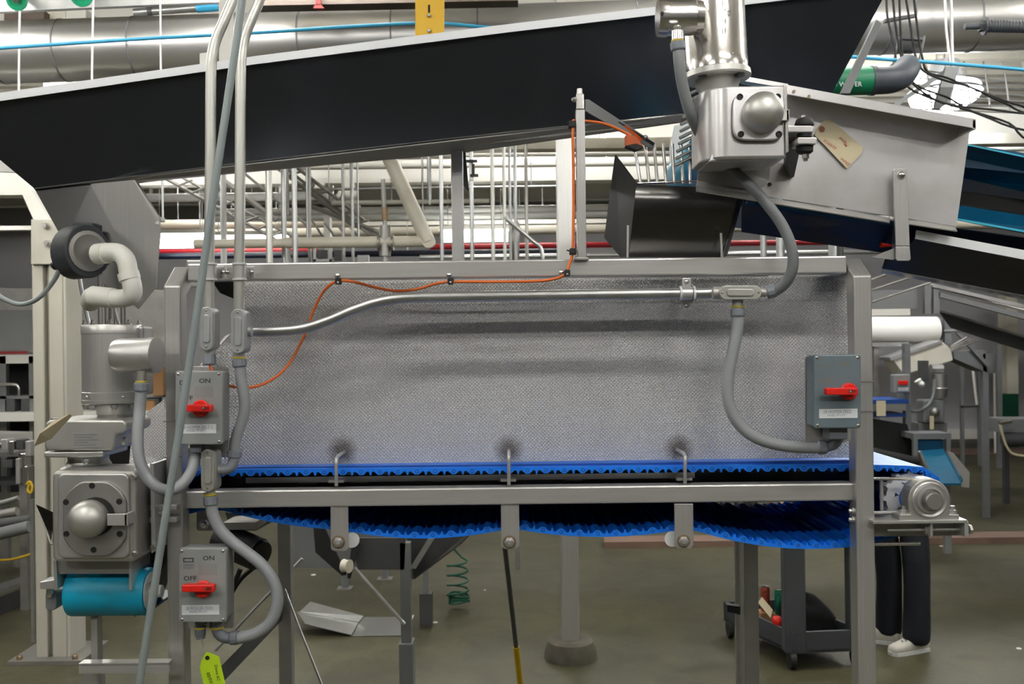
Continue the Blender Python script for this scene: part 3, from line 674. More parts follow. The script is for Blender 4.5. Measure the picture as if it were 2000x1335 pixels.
cbody('grey conduit body where the bent conduit branches off the upright', 450,603,478,690,2.305,'body_cast',[(467,594,467,606,11.5),(466,688,467,700,11.5),(474,646,492,645.5,11)])
cbody('flat worn conduit body lying level on the dimpled panel', 1405,557,1488,585,2.36,'body_worn',[(1392,572,1408,572,12),(1441,582,1441,598,11),(1484,571,1496,571,9)])
cbody('worn conduit body between the two stacked switches', 392,877,419,960,2.295,'body_worn',[(408,958,411,970,11.5),(416,917,432,916,9)])
def flexc(label, l, D, rp, nuts, m='flex', rings=(), kk=6):
    t = thing('flexible_conduit', label, 'flexible conduit', 'grey flexible conduits')
    add('hose', tube(cr(PT(l, D), kk), px(rp, D), 14), m, t, smooth=1.2)
    for (a, b, r) in nuts:
        pa, pb_ = P(*(a if len(a) > 2 else (*a, D))), P(*(b if len(b) > 2 else (*b, D))); d = (pb_-pa); ln = d.length
        nt = add('nut', lathe(pa, d, [(0,px(r*.86,D)),(ln*.12,px(r,D)),(ln*.85,px(r,D)),(ln,px(r*.9,D))], 12), 'nut_grey', t, smooth=.4)
    for (a, b, r) in rings:
        add('sealing_ring', cyl(P(*(a if len(a) > 2 else (*a, D))), P(*(b if len(b) > 2 else (*b, D))), px(r, D), 16), 'seal_yellow', t, smooth=.6)
    return t
flexc('grey flexible conduit from the branching conduit body past the upper switch', [(468,712),(471,740),(476,770),(478,795),(473,822),(464,846),(459,866),(458,884)], 2.333, 11, [((467,700),(468,716),14.5),((458,879),(457,893),14.5)], rings=[((467,696),(467,699.5),12.5)])
add('elbow', tube(cr(PT([(457,892,2.333),(455,904,2.33),(446,914,2.325),(431,917,2.323)]),5), px(10.5,2.33), 14), 'nut_grey', None, label='short grey elbow joining flexible conduit to the worn conduit body', cat='elbow', smooth=1)
flexc('grey flexible conduit looping from conduit body down under the lowest switch', [(412,982),(416,1004),(428,1030),(452,1056),(484,1080),(512,1103),(532,1130),(542,1162),(539,1192),(524,1219),(500,1236),(474,1244),(452,1245)], 2.32, 11.5, [((411,968),(412,986),14.5),((466,1244),(450,1245),14)], rings=[((410.5,963),(411,967),12.5)])
flexc('grey flexible conduit stub elbow under the lowest switch', [(450,1245),(436,1243),(426,1234),(423,1222),(423,1216)], 2.32, 11, [((423,1222),(423,1214),13)], 'nut_grey', rings=[((423,1226),(423,1223),14)])
flexc('small grey gland with thin wire hanging under the lowest switch', [(391,1216),(391,1232),(392,1246)], 2.32, 9, [((391,1222),(391,1240),11)], 'nut_grey', rings=[((391,1226),(391,1223),12)])
flexc('grey flexible conduit drooping from the lower-left motor to the upper switch', [(276,758,2.28),(273,800,2.28),(269,850,2.26),(272,895,2.25),(287,930,2.25),(312,953,2.25),(340,955,2.26),(362,938,2.28),(376,914,2.3),(381,890,2.31)], 2.28, 11, [((276,747,2.28),(276,764,2.28),14),((381,898,2.31),(381,880,2.31),11)], rings=[((276,743,2.28),(276,746.5,2.28),11)])
flexc('grey flexible conduit arching from the upper motor behind its gearbox to the panel', [(1325,92,2.27),(1327,125,2.27),(1334,170,2.28),(1348,220,2.30),(1368,262,2.34),(1395,295,2.37),(1430,330,2.36),(1465,362,2.34),(1497,397,2.33),(1528,440,2.33),(1546,484,2.33),(1548,522,2.34),(1534,552,2.36),(1512,569,2.385),(1500,571,2.39)], 2.32, 11, [((1323,82,2.27),(1325,99,2.27),14.5),((1516,566,2.385),(1497,571,2.39),14)], 'flex_dark', rings=[((1323,79,2.27),(1323,82,2.27),12)])
flexc('grey flexible conduit curving down the dimpled panel to the blue-grey switch', [(1441,612),(1440,640),(1433,680),(1424,725),(1421,765),(1429,803),(1448,833),(1478,855),(1520,868),(1565,873),(1600,873)], 2.39, 11.5, [((1441,602),(1441,618),14.5),((1596,873),(1613,872),14.5)], rings=[((1441,597),(1441,600.5),12.5)])
add('elbow', tube(cr(PT([(1612,872,2.39),(1628,868,2.385),(1638,856,2.375),(1640,842,2.36)]),5), px(10,2.38), 14), 'nut_grey', None, label='short grey elbow rising into the blue-grey switch', cat='elbow', smooth=1)
add('elbow', lathe(P(409,690,2.333), (0,0,-1), [(0,px(11,2.33)),(px(6,2.33),px(13,2.33)),(px(20,2.33),px(13,2.33)),(px(22,2.33),px(10,2.33))], 12), 'nut_grey', None, label='dark grey gland under the nearer upright conduit body', cat='gland', smooth=.4)
# diagonal pipe in front of everything
add('diagonal_pipe', tube(PT([(530,-420,2.16),(478,-40,2.16),(462,80,2.17),(420,360,2.18),(392,560,2.19),(352,830,2.2),(312,1080,2.2),(268,1360,2.2),(110,2385,2.2)]), px(7.6,2.18), 14), 'cable_grey', None, label='slim grey pipe hanging diagonally in front of the whole machine', cat='pipe', smooth=1)

# ------------------------------------------------------------------ orange sensor cable
add('sensor_cable', tube(cr(PT([(447,753,2.36),(480,757,2.40),(520,747,2.44),(560,716,2.47),(592,660,2.48),(612,607,2.47),(634,566,2.44),(659,549,2.425),(690,550,2.45),(730,560,2.47),(775,568,2.48),(820,563,2.46),(850,554,2.44),(880,550,2.425),(960,550,2.43),(1040,549,2.43),(1080,545,2.43),(1104,535,2.425),(1112,515,2.425),(1118,492,2.425),(1120,420,2.425),(1120,330,2.425),(1119,245,2.425),(1126,236,2.44),(1160,238,2.46),(1185,243,2.47),(1215,256,2.48),(1232,265,2.48)]),5), px(2.9,2.43), 8), 'orange', None, label='thin orange sensor cable draped along the top rail and up the sensor post', cat='cable', smooth=1)
add('cable_stub', tube(cr(PT([(409,708,2.333),(411,716,2.33),(415,728,2.33)]),4), px(3,2.33), 8), 'orange', None, label='short orange cable end entering the upper grey switch', cat='cable', smooth=1)
for (x, y, dx, dy, lab) in ((660,549,-1,-11,'black cable clip with screw on the top rail, first along the orange cable'),(880,549,-3,-12,'black cable clip with screw in the middle of the top rail'),(1108,533,-11,-1,'black cable clip with screw below the sensor post')):
    t = thing('cable_clip', lab, 'cable clip', 'cable clips on the rail')
    add('clip', pp(rrect(x-6,y-7,x+6,y+6,3), 2.418, .016), 'black', t, bev=.001)
    add('screw', dome(x+dx, y+dy, 2.438, 6, .006, 12, 3), 'steel_bright', t, smooth=1)
    add('highlight_stud', dome(x, y+2, 2.418, 2.5, .002, 8, 3), 'steel_bright', t, smooth=1)
for (x, y, lab) in ((1119,490,'black cable tie at the foot of the sensor post'),(1117,241,'black cable tie near the top of the sensor post')):
    t = thing('cable_tie', lab, 'cable tie', 'cable ties')
    add('loop', pb(x-6, y-6, x+7, y+6, 2.415, .03), 'black', t, bev=.002)
    add('tail', ptube([(x-12,y-2),(x-4,y+1)], 2.42, 1.6, 6), 'black', t)
# sensor post
sp = thing('sensor_post', 'square steel sensor post with slotted arm standing on the top rail', 'post')
add('upright', pb(1126, 213, 1144, 506, 2.43, .024), 'steel_v', sp, bev=.002)
add('weld_foot', pb(1121, 502, 1150, 508, 2.428, .03), 'steel_dull', sp, bev=.002)
add('collar', pb(1125, 182, 1141, 214, 2.428, .022), 'steel_bright', sp, bev=.003)
add('pin', cyl(P(1132,184,2.44), P(1132,174,2.44), px(6,2.44), 12), 'steel_bright', sp, smooth=.6)
add('set_screw', lathe(P(1126,195,2.435), (-1,-.4,0), [(0,.007),(.008,.007),(.009,.004),(.013,.004)], 8), 'steel_dull', sp)
arm = [(1143,194),(1150,194),(1206,226),(1278,278),(1279,288),(1270,288),(1205,250),(1143,216)]
add('arm', sheet(PT([(x, y, 2.44+(x-1143)*.0007) for x, y in [(1143,194),(1150,194),(1279,279),(1279,289),(1272,290),(1143,216)]]), .004), 'grey_paint', sp)
add('slot', sheet(PT([(x, y, 2.4385+(x-1143)*.0007) for x, y in [(1206,238),(1211,238),(1278,279),(1276,284)]]), .002), 'dark_void', sp)
add('clamp_screw', dome(1261, 268, 2.518, 5, .006, 12, 3), 'steel_dull', sp, smooth=1)
t = thing('photo_sensor', 'small orange photo sensor under the slotted arm', 'sensor')
add('housing', pp([(1222,263),(1243,266),(1256,284),(1243,291),(1222,285)], 2.47, .03), 'orange_sensor', t, bev=.002)
add('foot', pp([(1222,284),(1243,280),(1257,286),(1243,292)], 2.465, .035), 'black', t)
add('back_strip', sheet(PT([(1218,246,2.475),(1225,246,2.475),(1256,272,2.49),(1250,276,2.49)]), .003), 'orange_sensor', t)
# ------------------------------------------------------------------ gear motor at the lower end (left)
gm = thing('gearmotor', 'stainless gearmotor standing upright over the teal roller with round domed gearbox', 'gearmotor', 'gearmotors')
D = 2.36; mc = P(193, 700, D); mc.y = D+.08
def zpx(y, D): return P(193, y, D).z
r0 = px(58, D)
zt, zb = zpx(636, D), zpx(783, D)
add('motor_can', lathe((mc.x, mc.y, zb), (0,0,1), [(0,r0),(.02,r0),(.021,r0*.985),(zt-zb-.02,r0*.985),(zt-zb-.019,r0),(zt-zb,r0),(zt-zb+.004,r0*.96)], 40), 'steel_v', gm, smooth=.7)
add('rear_rib', box3((mc.x+px(40,D), mc.y-.01, zb+.01), (mc.x+px(66,D), mc.y+.06, zt)), 'steel_dull', gm, bev=.006)
for a in (-150,-110,-70,-30,20,70,120,160):
    q = (mc.x+math.cos(math.radians(a))*r0*.88, mc.y+math.sin(math.radians(a))*r0*.88, zt)
    add('stud', lathe(q, (0,0,1), [(0,.006),(.008,.006),(.009,.0035),(.016,.0035)], 6), 'steel_bright', gm)
for x in (170, 250):
    add('band_screw', dome(x if x < 200 else 240, 775, D+.004, 3, .003, 8, 3), 'steel_bright', gm, smooth=1)
fl = add('flange', lathe((mc.x, mc.y, zpx(792,D)), (0,0,1), [(0,r0*.93),(.004,r0*1.01),(.012,r0*1.01),(.014,r0*.98)], 36), 'steel_cast', gm, smooth=.6)
for a in (-115,-65,-20,-160):
    q = (mc.x+math.cos(math.radians(a))*r0*.86, mc.y+math.sin(math.radians(a))*r0*.86, zpx(792,D))
    add('flange_bolt', lathe(q, (0,0,-1), [(0,.009),(.006,.009),(.007,.006),(.012,.006)], 6), 'steel', fl)
add('neck', lathe((mc.x+px(5,D), mc.y, zpx(812,D)), (0,0,1), [(0,px(36,D)),(.008,px(36,D)),(.030,px(45,D)),(.034,px(45,D))], 30), 'steel_cast', gm, smooth=.6)
add('coupling', cyl((mc.x+px(5,D), mc.y, zpx(824,D)), (mc.x+px(5,D), mc.y, zpx(810,D)), px(34,D), 24), 'steel_dull', gm, smooth=.6)
ad = add('adapter_block', pp([(88,826),(95,820),(240,820),(247,826),(247,840),(242,846),(226,848),(224,872),(219,880),(96,880),(86,874)], D-.03, .16), 'steel_cast', gm, bev=.005)
add('nameplate', pb(140, 844, 200, 874, D-.0312, .0012), 'steel', ad)
for j in range(5): add('print', pb(144, 848+j*5, 144+[46,38,50,30,44][j], 849.2+j*5, D-.0318, .0006), 'ink_soft', ad)
add('adapter_flange', pb(85, 881, 202, 893, D-.025, .15), 'steel_cast', gm, bev=.004)
for x in (168,): add('adapter_bolt', lathe(P(x,895,D-.01), (0,0,-1), [(0,.009),(.007,.009),(.009,.006),(.014,.006)], 6), 'steel', gm)
add('adapter_bolt', lathe(P(108,822,D), (0,0,1), [(0,.010),(.008,.010)], 6), 'steel_dull', gm)
for y in (828, 862): add('side_bolt', lathe(P(238 if y > 850 else 246,y,D+.02), (1,0,0), [(0,.011),(.012,.011),(.013,.007)], 8), 'steel', gm)
add('throat', lathe((P(152,900,D).x, mc.y-.02, zpx(918,D)), (0,0,1), [(0,px(52,D)),(.006,px(44,D)),(.02,px(38,D)),(.036,px(40,D))], 28), 'steel_cast', gm, smooth=1)
# gearbox
GB = 2.25
gx = add('gearbox', pp(rrect(101,919,268,1097,12,5), GB+.03, .14), 'steel_cast', gm, bev=.008, seg=3)
add('gearbox_rim', pp(rrect(112,924,252,1090,14,5), GB+.022, .012), 'steel', gm, bev=.004)
add('cover_plate', pp([(122+0,1012)]+[] and [] or [(184+62*max(-1,min(1,1.12*math.cos(a))), 1013+73*max(-1,min(1,1.06*math.sin(a)))) for a in [2*math.pi*j/48 for j in range(48)]], GB+.012, .012), 'steel_dull', gm, bev=.003)
for (x, y) in ((180,948),(129,980),(233,979),(130,1042),(234,1042),(183,1073)):
    add('cover_hole', lathe(P(x,y,GB+.0125), (0,-1,0), [(0,px(6,GB)),(.001,px(6,GB)),(.001,px(4.6,GB)),(.0008,px(4.4,GB))], 14), 'dark_void', gm)
add('seal_ring', lathe(P(187,1008,GB+.012), (0,-1,0), [(0,px(38,GB)),(.003,px(38,GB)),(.003,px(34,GB))], 30), 'black', gm, smooth=.6)
add('dome_cap', dome(178, 1011, GB+.012, 36.5, px(30,GB), 32, 8, base=.022), 'steel_cast', gm, smooth=1.2)
add('retaining_strap', join(pb(209,1003,248,1026,GB-.012,.004), pb(243,1003,249,1026,GB-.012,.04)), 'steel_white', gm, bev=.001)
for (x, y) in ((263,930),(265,1080)): add('corner_bolt', lathe(P(x,y,GB+.03), (0,-1,0), [(0,px(6,GB)),(.008,px(6,GB)),(.009,px(4,GB))], 6), 'steel_bright', gm)
# terminal box
tcn = P(262, 693, 2.30); add('terminal_box', lathe(P(236,694,2.32), (1,-.12,0), [(-.012,px(30,D)),(0,px(33,D)),(px(58,D),px(33,D)),(px(59,D),px(34.5,D)),(px(73,D),px(34.5,D)),(px(74,D),px(33,D))], 32), 'steel', gm, smooth=.6)
add('terminal_plug', lathe(P(262,693,2.281), (0,-1,0), [(0,px(13.5,2.28)),(.004,px(13.5,2.28)),(.005,px(12,2.28))], 24), 'steel_bright', gm, smooth=.6)
add('terminal_screw', bolt(298, 692, 2.30, 4, .004), 'black', gm)
add('conduit_adapter', cyl(P(276,724,2.28), P(276,745,2.28), px(9.5,2.28), 16), 'steel_dull', gm, smooth=.6)
# tag on wire
t = thing('paper_tag', 'blank-sided cream paper tag hanging at the lower motor adapter', 'tag', 'cream paper tags')
add('card', sheet(PT([(136,808,2.24),(141,812,2.26),(100,857,2.22),(66,872,2.18),(78,846,2.16),(104,822,2.20)]), .0006), 'tag', t)
txt('.. /.. ...', 104, 842, 2.189, 3, 'ink_soft', t, rot=.75)
# mounting plates between gearbox and frame post
gp = thing('motor_mount', 'stacked vertical steel mounting plates between gearbox and frame post', 'bracket')
add('plate', pp([(268,922),(292,930),(292,1072),(268,1096)], 2.36, .06), 'steel_dull', gp)
add('plate', pp([(293,905),(300,905),(304,1075),(296,1080)], 2.33, .12), 'steel', gp)
add('plate', pp([(301,960),(320,960),(320,1050),(306,1075),(301,1075)], 2.40, .06), 'steel_dark', gp)
for (x, y) in ((296,928),(308,985),(300,1066),(316,1000)): add('bolt', bolt(x, y, 2.33, 5, .01), 'steel_bright', gp)
for y in (986, 1010): add('tab', pb(292, y, 345, y+10, 2.36, .03), 'steel', gp, bev=.001)
# teal belt roller at the bottom
tr = thing('roller_conveyor_head', 'worn teal belt wrapped around a roller below the domed gearbox', 'conveyor')
c = P(190, 1167, 2.34); rr = px(47, 2.34); xa, xb = P(120,1167,2.34).x, P(276,1167,2.34).x
add('belt', join(lathe((xa, 2.34+rr, c.z), (1,0,0), [(0,rr*.97),(.004,rr),(xb-xa-.004,rr),(xb-xa,rr*.97)], 40)), 'teal', tr, smooth=.8)
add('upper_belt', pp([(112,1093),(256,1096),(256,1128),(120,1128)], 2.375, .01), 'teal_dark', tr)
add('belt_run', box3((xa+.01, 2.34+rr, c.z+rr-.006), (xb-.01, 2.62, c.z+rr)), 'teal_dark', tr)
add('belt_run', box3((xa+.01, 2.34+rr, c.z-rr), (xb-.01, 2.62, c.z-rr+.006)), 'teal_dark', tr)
add('roller_core', lathe((xb, 2.34+rr, c.z), (1,0,0), [(-.002,rr*.8),(.002,rr*.8),(.003,rr*.3),(.03,rr*.25)], 24), 'white_plastic', tr, smooth=.6)
add('scraper_plate', pp([(108,1094),(256,1096),(254,1120),(116,1120)], 2.335, .004), 'steel_dull', tr)
add('side_plate', pp([(104,1093),(110,1093),(112,1150),(106,1152)], 2.33, .15), 'steel', tr)
add('side_plate', pp([(252,1093),(257,1093),(257,1152),(252,1152)], 2.33, .12), 'steel', tr)
add('bearing_lug', pp([(77,1136),(107,1131),(107,1150),(78,1150)], 2.36, .05), 'steel', tr, bev=.002)
add('bearing_lug', pp([(256,1141),(286,1141),(286,1154),(256,1154)], 2.36, .05), 'steel', tr, bev=.002)
for x in (96, 272): add('bearing_block', pp(rrect(x-8,1153,x+14,1192,9), 2.38, .04), 'grey_paint', tr, bev=.003)
for x in (97, 271): add('lug_bolt', lathe(P(x,1150,2.37), (0,0,-1), [(0,.008),(.012,.008),(.02,.005)], 6), 'steel_bright', tr)
add('support_post', pb(178, 1205, 190, 1302, 2.40, .03), 'steel_v', tr)
add('drip_tray', join(pb(154,1297,330,1314,2.34,.012), pb(154,1294,330,1298,2.34,.03)), 'steel_h', tr)
c = P(184, 1300, 2.42); add('stand', box3((c.x-.02, 2.40, 0), (c.x+.02, 2.44, c.z)), 'steel_v', tr)
for x in (172, 191): add('tray_bolt', lathe(P(x,1294,2.37), (0,0,1), [(0,.006),(.007,.006)], 6), 'steel_bright', tr)
add('dark_scraper', pp([(258,1095),(318,1060),(322,1100),(290,1180),(262,1205),(284,1150)], 2.45, .1), 'black', tr)
# thin blue-edged sheet left of gearbox
add('guard_sheet', sheet(PT([(70,984,2.7),(98,1062,2.5),(104,1062,2.5),(104,1000,2.6)]), .003), 'steel_mirror', None, label='thin polished guard sheet angled behind the domed gearbox', cat='sheet')

# ------------------------------------------------------------------ upper gear motor (right)
gm = thing('gearmotor', 'polished stainless gearmotor hanging over the inclined white conveyor panel', 'gearmotor', 'gearmotors')
D = 2.30; mx = P(1417, 60, D); ym = D+.10
def z2(y): return P(1417, y, D).z
rm = px(62.5, D); lean = Vector((.045, 0, -1)).normalized(); top = Vector((mx.x-.012, ym, z2(-90)))
L = (z2(-90)-z2(118))
add('motor_can', lathe(top, lean, [(0,rm),(L-.03,rm),(L-.029,rm*1.01),(L,rm*1.01)], 48), 'steel_bright', gm, smooth=.7)
bt = top+lean*L
fl = add('flange', lathe(bt, lean, [(0,rm*1.02),(.002,rm*1.07),(.016,rm*1.09),(.020,rm*1.04),(.020,rm*.7)], 44), 'steel_cast', gm, smooth=.6)
for a in (-135,-45): add('flange_notch', lathe(bt+lean*.018+Vector((math.cos(math.radians(a))*rm*.86, math.sin(math.radians(a))*rm*.86,0)), lean, [(0,.012),(.006,.011)], 14), 'grey_dark', fl)
add('neck', lathe(bt+lean*.018, lean, [(0,rm*.74),(.012,rm*.72),(.034,rm*.60),(.05,rm*.62),(.06,rm*.66)], 36), 'steel_cast', gm, smooth=.8)
add('can_screw', dome(1431, 104, D+.022, 3, .003, 10, 3), 'steel_bright', gm, smooth=1)
# engraved type plate rows
for i in range(9):
    for j in range(4):
        hh = random.choice((6, 10, 16)); y0 = 2+j*19+random.random()*4; x = 1378+i*4.8
        dd = D+.10-math.sqrt(max(0, rm*rm-(px(x-1416,D))**2))-.0012
        add('engraving', pb(x, y0-6, x+1.1, y0-6+min(hh,15), dd, .0006), 'grey_dark', gm)
dd = D+.10-math.sqrt(rm*rm-px(6,D)**2)-.002
txt('CE', 1424, 25, dd, 7, 'grey_dark', gm, rot=math.pi/2)
# terminal box
tb = P(1300, 18, 2.27)
add('terminal_box', lathe(Vector((tb.x, ym-.07, tb.z)), (1,0,0), [(-.010,px(36,D)),(0,px(37.5,D)),(.012,px(37.5,D)),(.013,px(35,D)),(px(64,D),px(35,D)),(px(66,D),px(33,D)),(px(80,D),px(31,D))], 36), 'steel_bright', gm, smooth=.6)
add('terminal_screw', bolt(1293, 27, 2.262, 4, .004), 'black', gm)
add('conduit_adapter', lathe(P(1323,52,2.27), (0,0,-1), [(0,px(8,D)),(px(7,D),px(9.5,D)),(px(9,D),px(11.5,D)),(px(26,D),px(11.5,D))], 18), 'steel_bright', gm, smooth=.6)
# gearbox
GB = 2.20
_x = lambda x: P(x, 237, GB+.035).x
_pl = [(_x(1535), GB+.035), (_x(1424), GB+.035)]+[(_x(1424)-(_x(1424)-_x(1374))*math.sin(a), GB+.035+.075*(1-math.cos(a))) for a in [math.pi/2*j/8 for j in range(1, 9)]]+[(_x(1374), GB+.19), (_x(1535), GB+.19)]
_z0, _z1 = P(1455,309,GB+.035).z, P(1455,167,GB+.035).z
add('gearbox', prism3([(a, b, _z0) for a, b in _pl], (0, 0, _z1-_z0)), 'steel_white', gm, bev=.006, seg=3, smooth=.6)
add('gearbox_cheek', pp([(1531,166),(1537,166),(1541,296),(1535,298)], GB+.03, .1), 'steel_bright', gm, bev=.001)
add('gearbox_sole', pp([(1392,296),(1534,291),(1536,304),(1518,312),(1385,316)], GB+.05, .14), 'steel_cast', gm, bev=.004)
sq = [(1482+50*math.copysign(abs(math.cos(a))**.42, math.cos(a)), 227+47*math.copysign(abs(math.sin(a))**.42, math.sin(a))) for a in [2*math.pi*j/56 for j in range(56)]]
add('cover_gasket', pp([(x*1.0-2, y+2) for x, y in sq], GB+.028, .01), 'grey_dark', gm)
add('cover_plate', pp(sq, GB+.018, .012), 'steel_white', gm, bev=.003)
for (x, y) in ((1445,189),(1519,189),(1447,262),(1521,262)):
    add('cover_bolt', lathe(P(x,y,GB+.018), (0,-1,0), [(0,px(6.2,GB)),(.0025,px(6.2,GB)),(.003,px(5.2,GB)),(.001,px(4,GB))], 16), 'black', gm, smooth=.6)
add('dome_cap', dome(1487, 222, GB+.018, 39, px(33,GB), 36, 8, base=.02), 'steel_cast', gm, smooth=1.2)
add('retaining_strap', join(pb(1524,214,1541,235,GB-.0,.006), pb(1536,214,1542,235,GB,.04)), 'steel_cast', gm, bev=.001)
# torque arm with rubber buffers
ta = thing('torque_arm', 'steel torque arm with stacked black rubber buffers beside the upper gearbox', 'bracket')
add('upper_lug', pp(rrect(1534,245,1590,258,6), 2.27, .05), 'steel_white', ta, bev=.002)
add('lower_lug', pp(rrect(1558,268,1596,281,3), 2.26, .06), 'steel_white', ta, bev=.002)
cx = P(1571, 260, 2.29)
def bz(y): return P(1571, y, 2.29).z
add('buffer', lathe((cx.x, 2.29, bz(246)), (0,0,1), [(0,px(18,2.29)),(.004,px(18.5,2.29)),(.014,px(16,2.29)),(.018,px(13,2.29))], 24), 'rubber', ta, smooth=.7)
add('buffer', lathe((cx.x, 2.29, bz(268)), (0,0,1), [(0,px(14,2.29)),(bz(258)-bz(268),px(15,2.29))], 24), 'rubber', ta, smooth=.7)
add('buffer', lathe((cx.x, 2.29, bz(300)), (0,0,1), [(0,px(12,2.29)),(.004,px(16,2.29)),(bz(281)-bz(300),px(17,2.29))], 24), 'rubber', ta, smooth=.7)
add('bolt_head', lathe((cx.x, 2.29, bz(230)), (0,0,1), [(-.006,px(7,2.29)),(.005,px(7,2.29)),(.006,px(5,2.29))], 6), 'steel_bright', ta)
add('bolt_end', lathe((cx.x+.002, 2.29, bz(300)), (0,0,-1), [(0,px(7,2.29)),(.012,px(7,2.29)),(.013,px(4.5,2.29)),(.018,px(4,2.29))], 6), 'steel_bright', ta)
add('arm', sheet(PT([(1534,286,2.32),(1562,268,2.33),(1563,290,2.36),(1551,345,2.45),(1543,349,2.45),(1534,330,2.45)]), .02), 'grey_dark', ta)

# ------------------------------------------------------------------ inclined conveyor (right)
iv = thing('inclined_conveyor', 'inclined conveyor with white steel side panel and teal belt descending to the side', 'conveyor')
DV = 2.46
panel = [(1368,330),(1374,210),(1540,178),(1896,243),(1888,300),(1868,442),(1775,427),(1360,362)]
add('side_panel', sheet(PT(panel, DV), .004), 'steel_white', iv, label='white steel side panel')
# top flange: angle section standing proud of the panel
def beam_px(a, b, hpx, D, t): return pp([a, b, (b[0], b[1]+hpx), (a[0], a[1]+hpx)], D, t)
add('top_flange', pp([(1530,164),(1906,233),(1906,251),(1530,183)], DV-.08, .004), 'steel_white', iv, bev=.001)
add('top_flange_web', sheet(PT([(1530,164,DV-.08),(1906,233,DV-.08),(1902,236,DV+.05),(1534,168,DV+.05)]), .004), 'steel_white', iv)
add('flange_lip', pp([(1900,235),(1906,234),(1906,252),(1900,251)], DV-.08, .08), 'steel_white', iv)
add('rear_top_flange', pp([(1450,148),(1540,164),(1536,172),(1452,158)], DV+.0, .03), 'steel_white', iv)
add('bottom_lip', sheet(PT([(1360,362,DV),(1738,425,DV),(1738,434,DV-.02),(1360,372,DV-.02)]), .003), 'steel', iv)
add('bottom_lip', sheet(PT([(1776,429,DV),(1866,443,DV),(1870,451,DV-.02),(1776,437,DV-.02)]), .003), 'steel', iv)
add('head_cover', sheet(PT([(1362,352,DV-.03),(1370,305,DV-.03),(1506,310,DV-.03),(1502,352,DV-.02),(1480,372,DV-.02)]), .004), 'steel_dull', iv)
for (x, y, r) in ((1503,360,4),(1551,178,3),(1580,188,3)): add('hole', lathe(P(x,y,DV-.003 if y > 300 else DV-.083), (0,-1,0), [(0,px(r,DV)),(.001,px(r,DV))], 12), 'black' if y > 300 else 'weld', iv)
# belt under the panel: return run seen from below
d0, d1 = 2.50, 2.95
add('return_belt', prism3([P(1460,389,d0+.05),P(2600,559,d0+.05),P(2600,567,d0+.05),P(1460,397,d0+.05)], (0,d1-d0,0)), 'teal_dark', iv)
add('belt_underside', sheet(PT([(1448,378,2.56),(1745,437,2.56),(1742,487,2.60),(1722,493,2.63),(1448,453,2.63)]), .004), 'navy', iv)  # navy sheet stands for the belt's own underside, shade painted in
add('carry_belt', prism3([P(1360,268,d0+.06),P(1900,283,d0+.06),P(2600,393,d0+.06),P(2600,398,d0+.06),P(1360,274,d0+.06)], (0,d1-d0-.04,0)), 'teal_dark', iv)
add('belt_edge', sheet(PT([(1880,279,d0+.015),(2600,430,d0+.015),(2600,433,d0+.015),(1880,282,d0+.015)]), .003), 'teal_lit_edge', iv)
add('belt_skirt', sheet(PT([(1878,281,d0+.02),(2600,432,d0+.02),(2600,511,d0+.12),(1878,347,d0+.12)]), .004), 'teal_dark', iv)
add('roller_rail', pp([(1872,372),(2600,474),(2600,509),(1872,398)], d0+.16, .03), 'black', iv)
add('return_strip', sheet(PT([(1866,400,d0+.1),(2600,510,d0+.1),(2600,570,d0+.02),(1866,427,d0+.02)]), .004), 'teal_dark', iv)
add('belt_edge', sheet(PT([(1866,425,d0+.012),(2600,559,d0+.012),(2600,563,d0+.012),(1866,429,d0+.012)]), .003), 'teal_lit_edge', iv)
add('belt_underside', sheet(PT([(1745,430,d0+.03),(2600,547,d0+.03),(2600,597,d0+.10),(1745,475,d0+.10)]), .004), 'navy', iv)  # belt underside again, its darkness painted as a navy sheet
c = P(1352, 318, 2.7); rr = px(42, 2.7)
add('head_roller', lathe((c.x+.02, 2.52, c.z), (0,1,0), [(0,rr*.96),(.01,rr),(.4,rr),(.41,rr*.96)], 30), 'teal', iv, smooth=.7)
add('roller_end', pp([(1318,245),(1345,240),(1352,330),(1310,330),(1308,290)], 2.95, .01), 'white_plastic', iv)
# fingers fanning out behind the gearbox
for i in range(11):
    x1, y1 = 1378-i*.9, 167+i*13.2-(i > 6)*2; x0 = [1346,1340,1336,1333,1330,1329,1328,1326,1322,1320,1318][i]; y0 = y1+(x1-x0)*.52
    add('finger', cyl(P(x1+20, y1-9, 2.56), P(x0, y0, 2.50), px(3.3,2.5), 8), 'steel', iv, smooth=1)
a = P(2480,560,2.9); add('leg', box3((a.x-.03,2.9,0),(a.x+.03,2.96,a.z)), 'steel_v', iv, bev=.003)
# strap hanger
st = thing('strap_hanger', 'upright flat steel strap bolted onto the white conveyor panel', 'strap')
add('strap', pp([(1744,333),(1748,329),(1768,329),(1772,333),(1777,480),(1750,480)], DV-.03, .007), 'steel_v', st, bev=.001)
add('strap_foot', pp([(1750,481),(1777,481),(1779,505),(1776,509),(1753,509),(1750,505)], DV-.03, .007), 'steel_v', st, bev=.001)
add('gusset', pp([(1702,502),(1748,484),(1752,503),(1745,507)], DV-.02, .006), 'steel_dull', st)
add('bolt', dome(1760, 342, DV-.03, 8, .01, 14, 4), 'steel_bright', st, smooth=1)
add('red_cone', lathe(P(1720,478,DV+.1), (1,0,-.08), [(0,px(6,2.5)),(px(26,2.5),.002)], 12), 'red', st, smooth=1)
